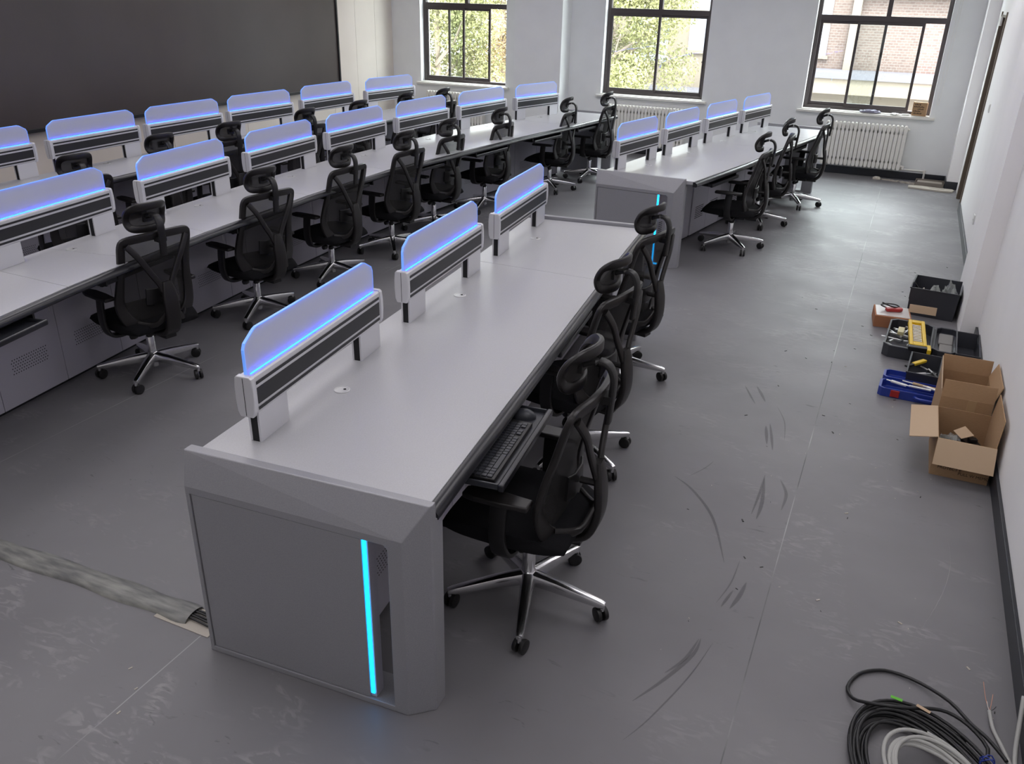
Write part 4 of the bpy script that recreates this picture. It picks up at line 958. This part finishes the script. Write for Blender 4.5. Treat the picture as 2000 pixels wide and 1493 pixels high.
q = NB(); box(q, -.15, -.11, .02, .13, .05, .075); obj('small_bit_box', q, mat('pale_yellow_plastic', (.6, .55, .3), .4), t, bevel=.003)
q = NB(); box(q, .11, .20, -.02, .18, .045, .06); box(q, .12, .2, -.2, -.06, .045, .07); obj('lid_insert', q, mat('grey_foam', (.22, .21, .20), .8), t, bevel=.006)
t = thing('bit_organiser', 'bright yellow bit organiser lying across the open tool case', 'tool case', (.345, 5.95, .087), R(2))
q = NB(); box(q, -.052, .052, -.25, .25, 0, .012); box(q, -.052, -.030, -.25, .25, .012, .032); box(q, .030, .052, -.25, .25, .012, .032); box(q, -.03, .03, .20, .25, .012, .032); box(q, -.03, .03, -.25, -.19, .012, .032); box(q, .052, .075, -.32, -.22, 0, .03); obj('organiser_frame', q, M['yellow'], t, bevel=.003)
q = NB()
for k in range(12): box(q, -.026, .026, -.18+k*.031, -.18+k*.031+.012, .012, .022)
obj('drill_bits', q, M['steel'], t)
q = NB(); box(q, -.06, .055, -.30, -.255, 0, .03); obj('clasp', q, M['blackp'], t, bevel=.004)
# black bins
t = crate('small black bin of hand tools between the tool case and the blue toolbox', .40, 5.42, R(-4), .17, .34, .10, M['graybox'], .004)
t2 = thing('utility_knife', 'yellow and black utility knife in the small black bin', 'knife', (.37, 5.50, .066), R(-35))
q = NB(); box(q, -.015, .015, -.06, .06, 0, .018); obj('knife_handle', q, M['yellow'], t2, bevel=.005); q = NB(); box(q, -.012, .012, -.13, -.06, .003, .015); obj('knife_grip', q, M['blackp'], t2, bevel=.003)
for k, (x, y, a, mt, lb) in enumerate([(.43, 5.46, 40, 'blackp', 'black pliers in the small black bin'), (.41, 5.36, -60, 'steel', 'steel spanner at the near end of the small black bin'), (.45, 5.36, 20, 'blackp', 'black screwdriver along the right of the small black bin')]):
    t2 = thing('hand_tool', lb, 'tool', (x, y, .046+.012*k), R(a)); q = NB()
    tube(q, [(0, -.07, 0), (0, .0, .002)], .010, 8); obj('handle', q, M[mt], t2, smooth=40); q = NB(); tube(q, [(0, .0, .002), (0, .07, .0)], .0045, 6); obj('shaft', q, M['steel'], t2)
crate('empty black crate against the right wall behind the cardboard boxes', .655, 5.90, R(-2), .13, .42, .11, M['graybox'], .004)
crate('narrow black bin squeezed beside the cardboard box and the tool bin', .545, 5.50, R(-2), .08, .30, .08, M['graybox'], .004)
# blue toolbox
t = thing('toolbox', 'open blue plastic toolbox with a red latch', 'toolbox', (.335, 5.15, 0), R(-2))
q = NB(); tray_(q, oc(-.175, .17, -.12, .03, .02), .055, .012); obj('box_base', q, M['blue'], t, bevel=.005)
q = NB(); tray_(q, oc(-.165, .17, .04, .17, .02), .045, .01, .02); obj('box_lid', q, M['blue'], t, bevel=.005)
q = NB(); box(q, -.16, .16, .03, .042, .03, .045); obj('box_hinge', q, M['blue'], t)
q = NB(); box(q, -.105, -.055, -.128, -.118, .008, .05); obj('latch', q, M['red'], t, bevel=.003)
q = NB(); sweep(q, smooth_path([(.03, -.118, .03), (.05, -.14, .03), (.14, -.14, .03), (.16, -.118, .03)], 3), rrect(.02, .018, .4)); obj('carry_handle', q, M['blue'], t, smooth=40)
for k, (x, y, a, ln, mt, lb) in enumerate([(.40, 5.15, 76, .12, 'wood', 'tool with a long wooden handle in the blue toolbox'), (.25, 5.12, 70, .06, 'white', 'white-handled tool at the left of the blue toolbox'), (.36, 5.09, 85, .08, 'steel', 'steel bar tool at the front of the blue toolbox'), (.44, 5.10, 60, .05, 'steel', 'short steel tool at the right of the blue toolbox')]):
    t2 = thing('hand_tool', lb, 'tool', (x, y, .062+.004*k), R(a)); q = NB(); sweep(q, [(0, -ln, 0), (0, ln*.5, 0)], rrect(.022 if mt != 'steel' else .014, .014, .4)); obj('handle', q, M[mt], t2); q = NB(); tube(q, [(0, ln*.5, 0), (0, ln, 0)], .004, 6); obj('shaft', q, M['steel'], t2)

# ------------------------------------------------------------------ cable coils, bottom right
rc = random.Random(11)
def coil(n, cx, cy, ax, ay, rad, tilt, zmax, spread, pts0=None, start=0.):
    P = [] if pts0 is None else list(pts0); tot = n*18
    par = [(rc.uniform(-spread, spread), rc.uniform(-spread, spread), rc.uniform(0, 1), rc.uniform(0, 1)) for _ in range(n+2)]
    for i in range(tot):
        u = i/18; k = int(u); f = u-k; A_, B_ = par[k], par[k+1]; g = [A_[j]*(1-f)+B_[j]*f for j in range(4)]
        a = start-2*PI*u; rx = ax[0]+(ax[1]-ax[0])*g[2]; ry_ = ay[0]+(ay[1]-ay[0])*g[2]
        x = math.cos(a)*rx; y = math.sin(a)*ry_; ct, st = math.cos(tilt), math.sin(tilt)
        P.append(Vector((cx+g[0]+x*ct-y*st, cy+g[1]+x*st+y*ct, rad+zmax*(.15+.85*g[3])*(.6+.4*math.sin(a*1.0+g[0]*40)))))
    return P
t = thing('cable_coil', 'large coil of black cable on the floor in the bottom right corner', 'cable', (.42, 2.2, 0))
big = [(.66, 2.30), (.647, 2.323), (.610, 2.375), (.566, 2.423), (.51, 2.513), (.421, 2.584), (.331, 2.602), (.272, 2.582), (.222, 2.535), (.195, 2.457), (.216, 2.398), (.266, 2.367), (.319, 2.361), (.371, 2.375), (.433, 2.405), (.492, 2.42), (.555, 2.395), (.61, 2.33)]
zz = [.05, .05, .05, .045, .03, .012, .008, .008, .008, .008, .02, .05, .068, .07, .068, .065, .06, .05]
pth = [Vector((x, y, z)) for (x, y), z in zip(big, zz)]
body = coil(13, .43, 2.135, (.135, .225), (.21, .325), .0065, R(28), .05, .016, start=.1)
q = NB(); tube(q, [p-Vector((.42, 2.2, 0)) for p in smooth_path(pth+body, 3)], .0062, 7); obj('cable', q, M['cableb'], t, smooth=True)
q = NB(); box(q, -.018, .018, -.006, .006, .060, .0615, Matrix.Translation((-.078, .215, 0)) @ Matrix.Rotation(-.1, 4, 'Z')); obj('green_tag', q, M['lime'], t)
q = NB(); box(q, -.022, .022, -.006, .006, .078, .0795, Matrix.Translation((.0, .185, 0)) @ Matrix.Rotation(-.4, 4, 'Z')); obj('paper_label', q, M['cardp'], t)
t = thing('cable_coil', 'coil of light grey cable lying over the black coil', 'cable', (.48, 2.1, 0))
body = coil(8, .475, 2.10, (.10, .155), (.15, .215), .0065, R(35), .03, .010, start=1.)
q = NB(); tube(q, [p-Vector((.48, 2.1, -.045)) for p in smooth_path(body, 3)], .0066, 7); obj('cable', q, M['cableg'], t, smooth=True)
q = NB(); tube(q, [Vector((.125, .165, .05))+Vector((.02*math.cos(a), .012*math.sin(a*1.3), .028*math.sin(a))) for a in [k*.6 for k in range(30)]], .0022, 5); obj('blue_tie', q, M['blue'], t)
t = thing('cable_end', 'loose light grey cable end with stripped wires beside the coils', 'cable', (.632, 2.54, 0))
q = NB(); tube(q, [Vector(p)-Vector((.632, 2.54, 0)) for p in smooth_path([(.632, 2.54, .02), (.641, 2.474, .010), (.661, 2.412, .008), (.682, 2.34, .008), (.70, 2.24, .008), (.69, 2.12, .008)], 5)], .0065, 8); obj('cable', q, M['cableg'], t, smooth=True)
for k, (dx, dy, dz, mt) in enumerate([(-.02, .10, .03, 'copper'), (.006, .05, .03, 'copper'), (.018, .016, .012, 'cableb'), (-.008, .03, .01, 'white')]):
    q = NB(); tube(q, smooth_path([(0, 0, .02), (dx*.6, dy*.4, .02+dz*.4), (dx, dy, .02+dz)], 4), .0010, 5); obj('bare_wire', q, M[mt], t)
t = thing('cable_bend', 'light grey cable bending up to the right wall at the picture edge', 'cable', (.70, 2.4, 0))
q = NB(); tube(q, [Vector(p)-Vector((.70, 2.4, 0)) for p in smooth_path([(.69, 2.10, .01), (.694, 2.30, .01), (.698, 2.386, .014), (.706, 2.468, .05), (.712, 2.55, .11), (.715, 2.60, .02), (.71, 2.68, .01)][:5], 5)], .0075, 8); obj('cable', q, M['cableg'], t, smooth=True)

# ------------------------------------------------------------------ cable cover on the floor, left of the nearest desk
t = thing('cable_cover', 'scuffed grey floor cable cover running to the foot of the nearest desk', 'cable cover', (-2.6, 1.745, 0))
q = NB(); P = smooth_path([(-1.3, -.04, 0), (-.55, -.03, 0), (-.15, -.01, 0), (.15, .0, 0), (.40, .008, 0), (.535, .012, 0)], 5)
arc = [(.052*math.cos(a), .024*math.sin(a)) for a in [PI*k/10 for k in range(11)]]; arc2 = [(x*.95, y*.90) for x, y in reversed(arc)]
sweep(q, P, arc+arc2, scales=[(1+.10*math.sin(i*.9), 1) for i in range(len(P))]); obj('cover', q, M['duct'], t, smooth=40)
q = NB(); box(q, .40, .66, -.055, .055, 0, .003); obj('base_strip', q, M['plaster'], t)
t = thing('cable_bundle', 'dark cables emerging from the floor cover beside the nearest desk', 'cable', (-2.1, 1.76, 0))
q = NB()
for k in range(5): tube(q, smooth_path([(-.12, -.02+k*.009, .010), (.04, -.025+k*.011, .012+.003*(k % 2)), (.15, -.03+k*.013, .010), (.23, -.02+k*.01, .010)], 4), .0045, 6)
obj('cables', q, M['cableb'], t, smooth=True)

# ------------------------------------------------------------------ debris on the floor
deb = [(-1.98, 1.40), (-1.95, 1.30), (-2.07, 1.46), (.35, 2.9), (.58, 2.75), (.05, 2.9), (.1, 3.6), (.0, 4.4), (.25, 4.9), (-.05, 5.4)]
q = NB()
for k in range(70):
    if k < len(deb): c = Vector((*deb[k], 0)); s = rr.uniform(.004, .009)
    else: c = Vector((rr.uniform(-.6, .66), rr.uniform(2.2, 7.5), 0)); s = rr.uniform(.0015, .004)
    T0 = Matrix.Translation(c) @ Matrix.Rotation(rr.uniform(0, 3), 4, 'Z'); box(q, -s, s, -s*.35, s*.35, .0, s*.3, T0)
tag(obj('floor_debris', q, M['plaster']), 'small pale crumbs scattered over the grey floor', 'debris', kind='stuff')
q = NB()
for k in range(40):
    c = Vector((rr.uniform(-.6, .66), rr.uniform(2.2, 8.5), 0)); s = rr.uniform(.003, .010)
    T0 = Matrix.Translation(c) @ Matrix.Rotation(rr.uniform(0, 3), 4, 'Z'); box(q, -s, s, -s*.3, s*.3, .0, s*.25, T0)
tag(obj('dark_crumbs', q, M['blackp']), 'small dark scraps scattered over the grey floor', 'debris', kind='stuff')

# ------------------------------------------------------------------ heel marks and a long scratch on the floor
def stroke(pts, wd, mt, name):
    q = NB(); P = smooth_path([(x, y, 0) for x, y in pts], 5); n = len(P); L = []
    for i, p in enumerate(P):
        a = P[max(0, i-1)]; c = P[min(n-1, i+1)]; d = (c-a).normalized(); s_ = Vector((-d.y, d.x, 0)); k = wd*(.15+.85*math.sin(PI*i/(n-1)))
        L.append((q.verts.new(p+s_*k+Vector((0, 0, .0004))), q.verts.new(p-s_*k+Vector((0, 0, .0004)))))
    for A, B in zip(L, L[1:]): q.faces.new((A[0], A[1], B[1], B[0]))
    return obj(name, q, mt, FLOOR)
FLOOR = bpy.data.objects['floor']
M['scuff'] = mix_mat('rubber_scuff', .26, (.035, .034, .036), .6); M['scratch'] = mix_mat('pale_scratch', .3, (.45, .45, .45), .6)
for k, p_ in enumerate([[(-0.699, 3.564), (-0.588, 3.476), (-0.449, 3.282), (-0.335, 2.977)], [(-0.636, 3.595), (-0.582, 3.709), (-0.557, 3.797)], [(-0.297, 3.394), (-0.293, 3.585), (-0.297, 3.779)], [(-0.269, 3.365), (-0.269, 3.519), (-0.295, 3.746)], [(-0.22, 3.763), (-0.176, 3.643), (-0.177, 3.491)], [(-0.31, 2.706), (-0.282, 2.857), (-0.278, 3.021)], [(-0.288, 2.691), (-0.277, 2.75), (-0.265, 2.81)], [(-0.255, 2.695), (-0.236, 2.783), (-0.226, 2.885)], [(-0.457, 2.08), (-0.385, 2.225), (-0.325, 2.384), (-0.318, 2.479)], [(-0.437, 1.909), (-0.386, 2.029), (-0.312, 2.271), (-0.273, 2.477)], [(-0.393, 2.253), (-0.346, 2.351), (-0.324, 2.475)], [(-0.38, 4.316), (-0.362, 4.221), (-0.342, 4.107)], [(-0.363, 4.351), (-0.329, 4.188), (-0.304, 4.054)], [(-0.36, 4.592), (-0.294, 4.414), (-0.263, 4.196)], [(-0.582, 4.796), (-0.533, 4.683), (-0.483, 4.57)], [(-0.514, 4.819), (-0.474, 4.726), (-0.434, 4.625)]]): stroke(p_, (.0075, .003, .006, .009)[k % 4], M['scuff'], 'scuff_mark')
stroke([(0.526, 3.595), (0.531, 3.375), (0.491, 3.127), (0.407, 2.845)], .0018, M['scratch'], 'floor_scratch')
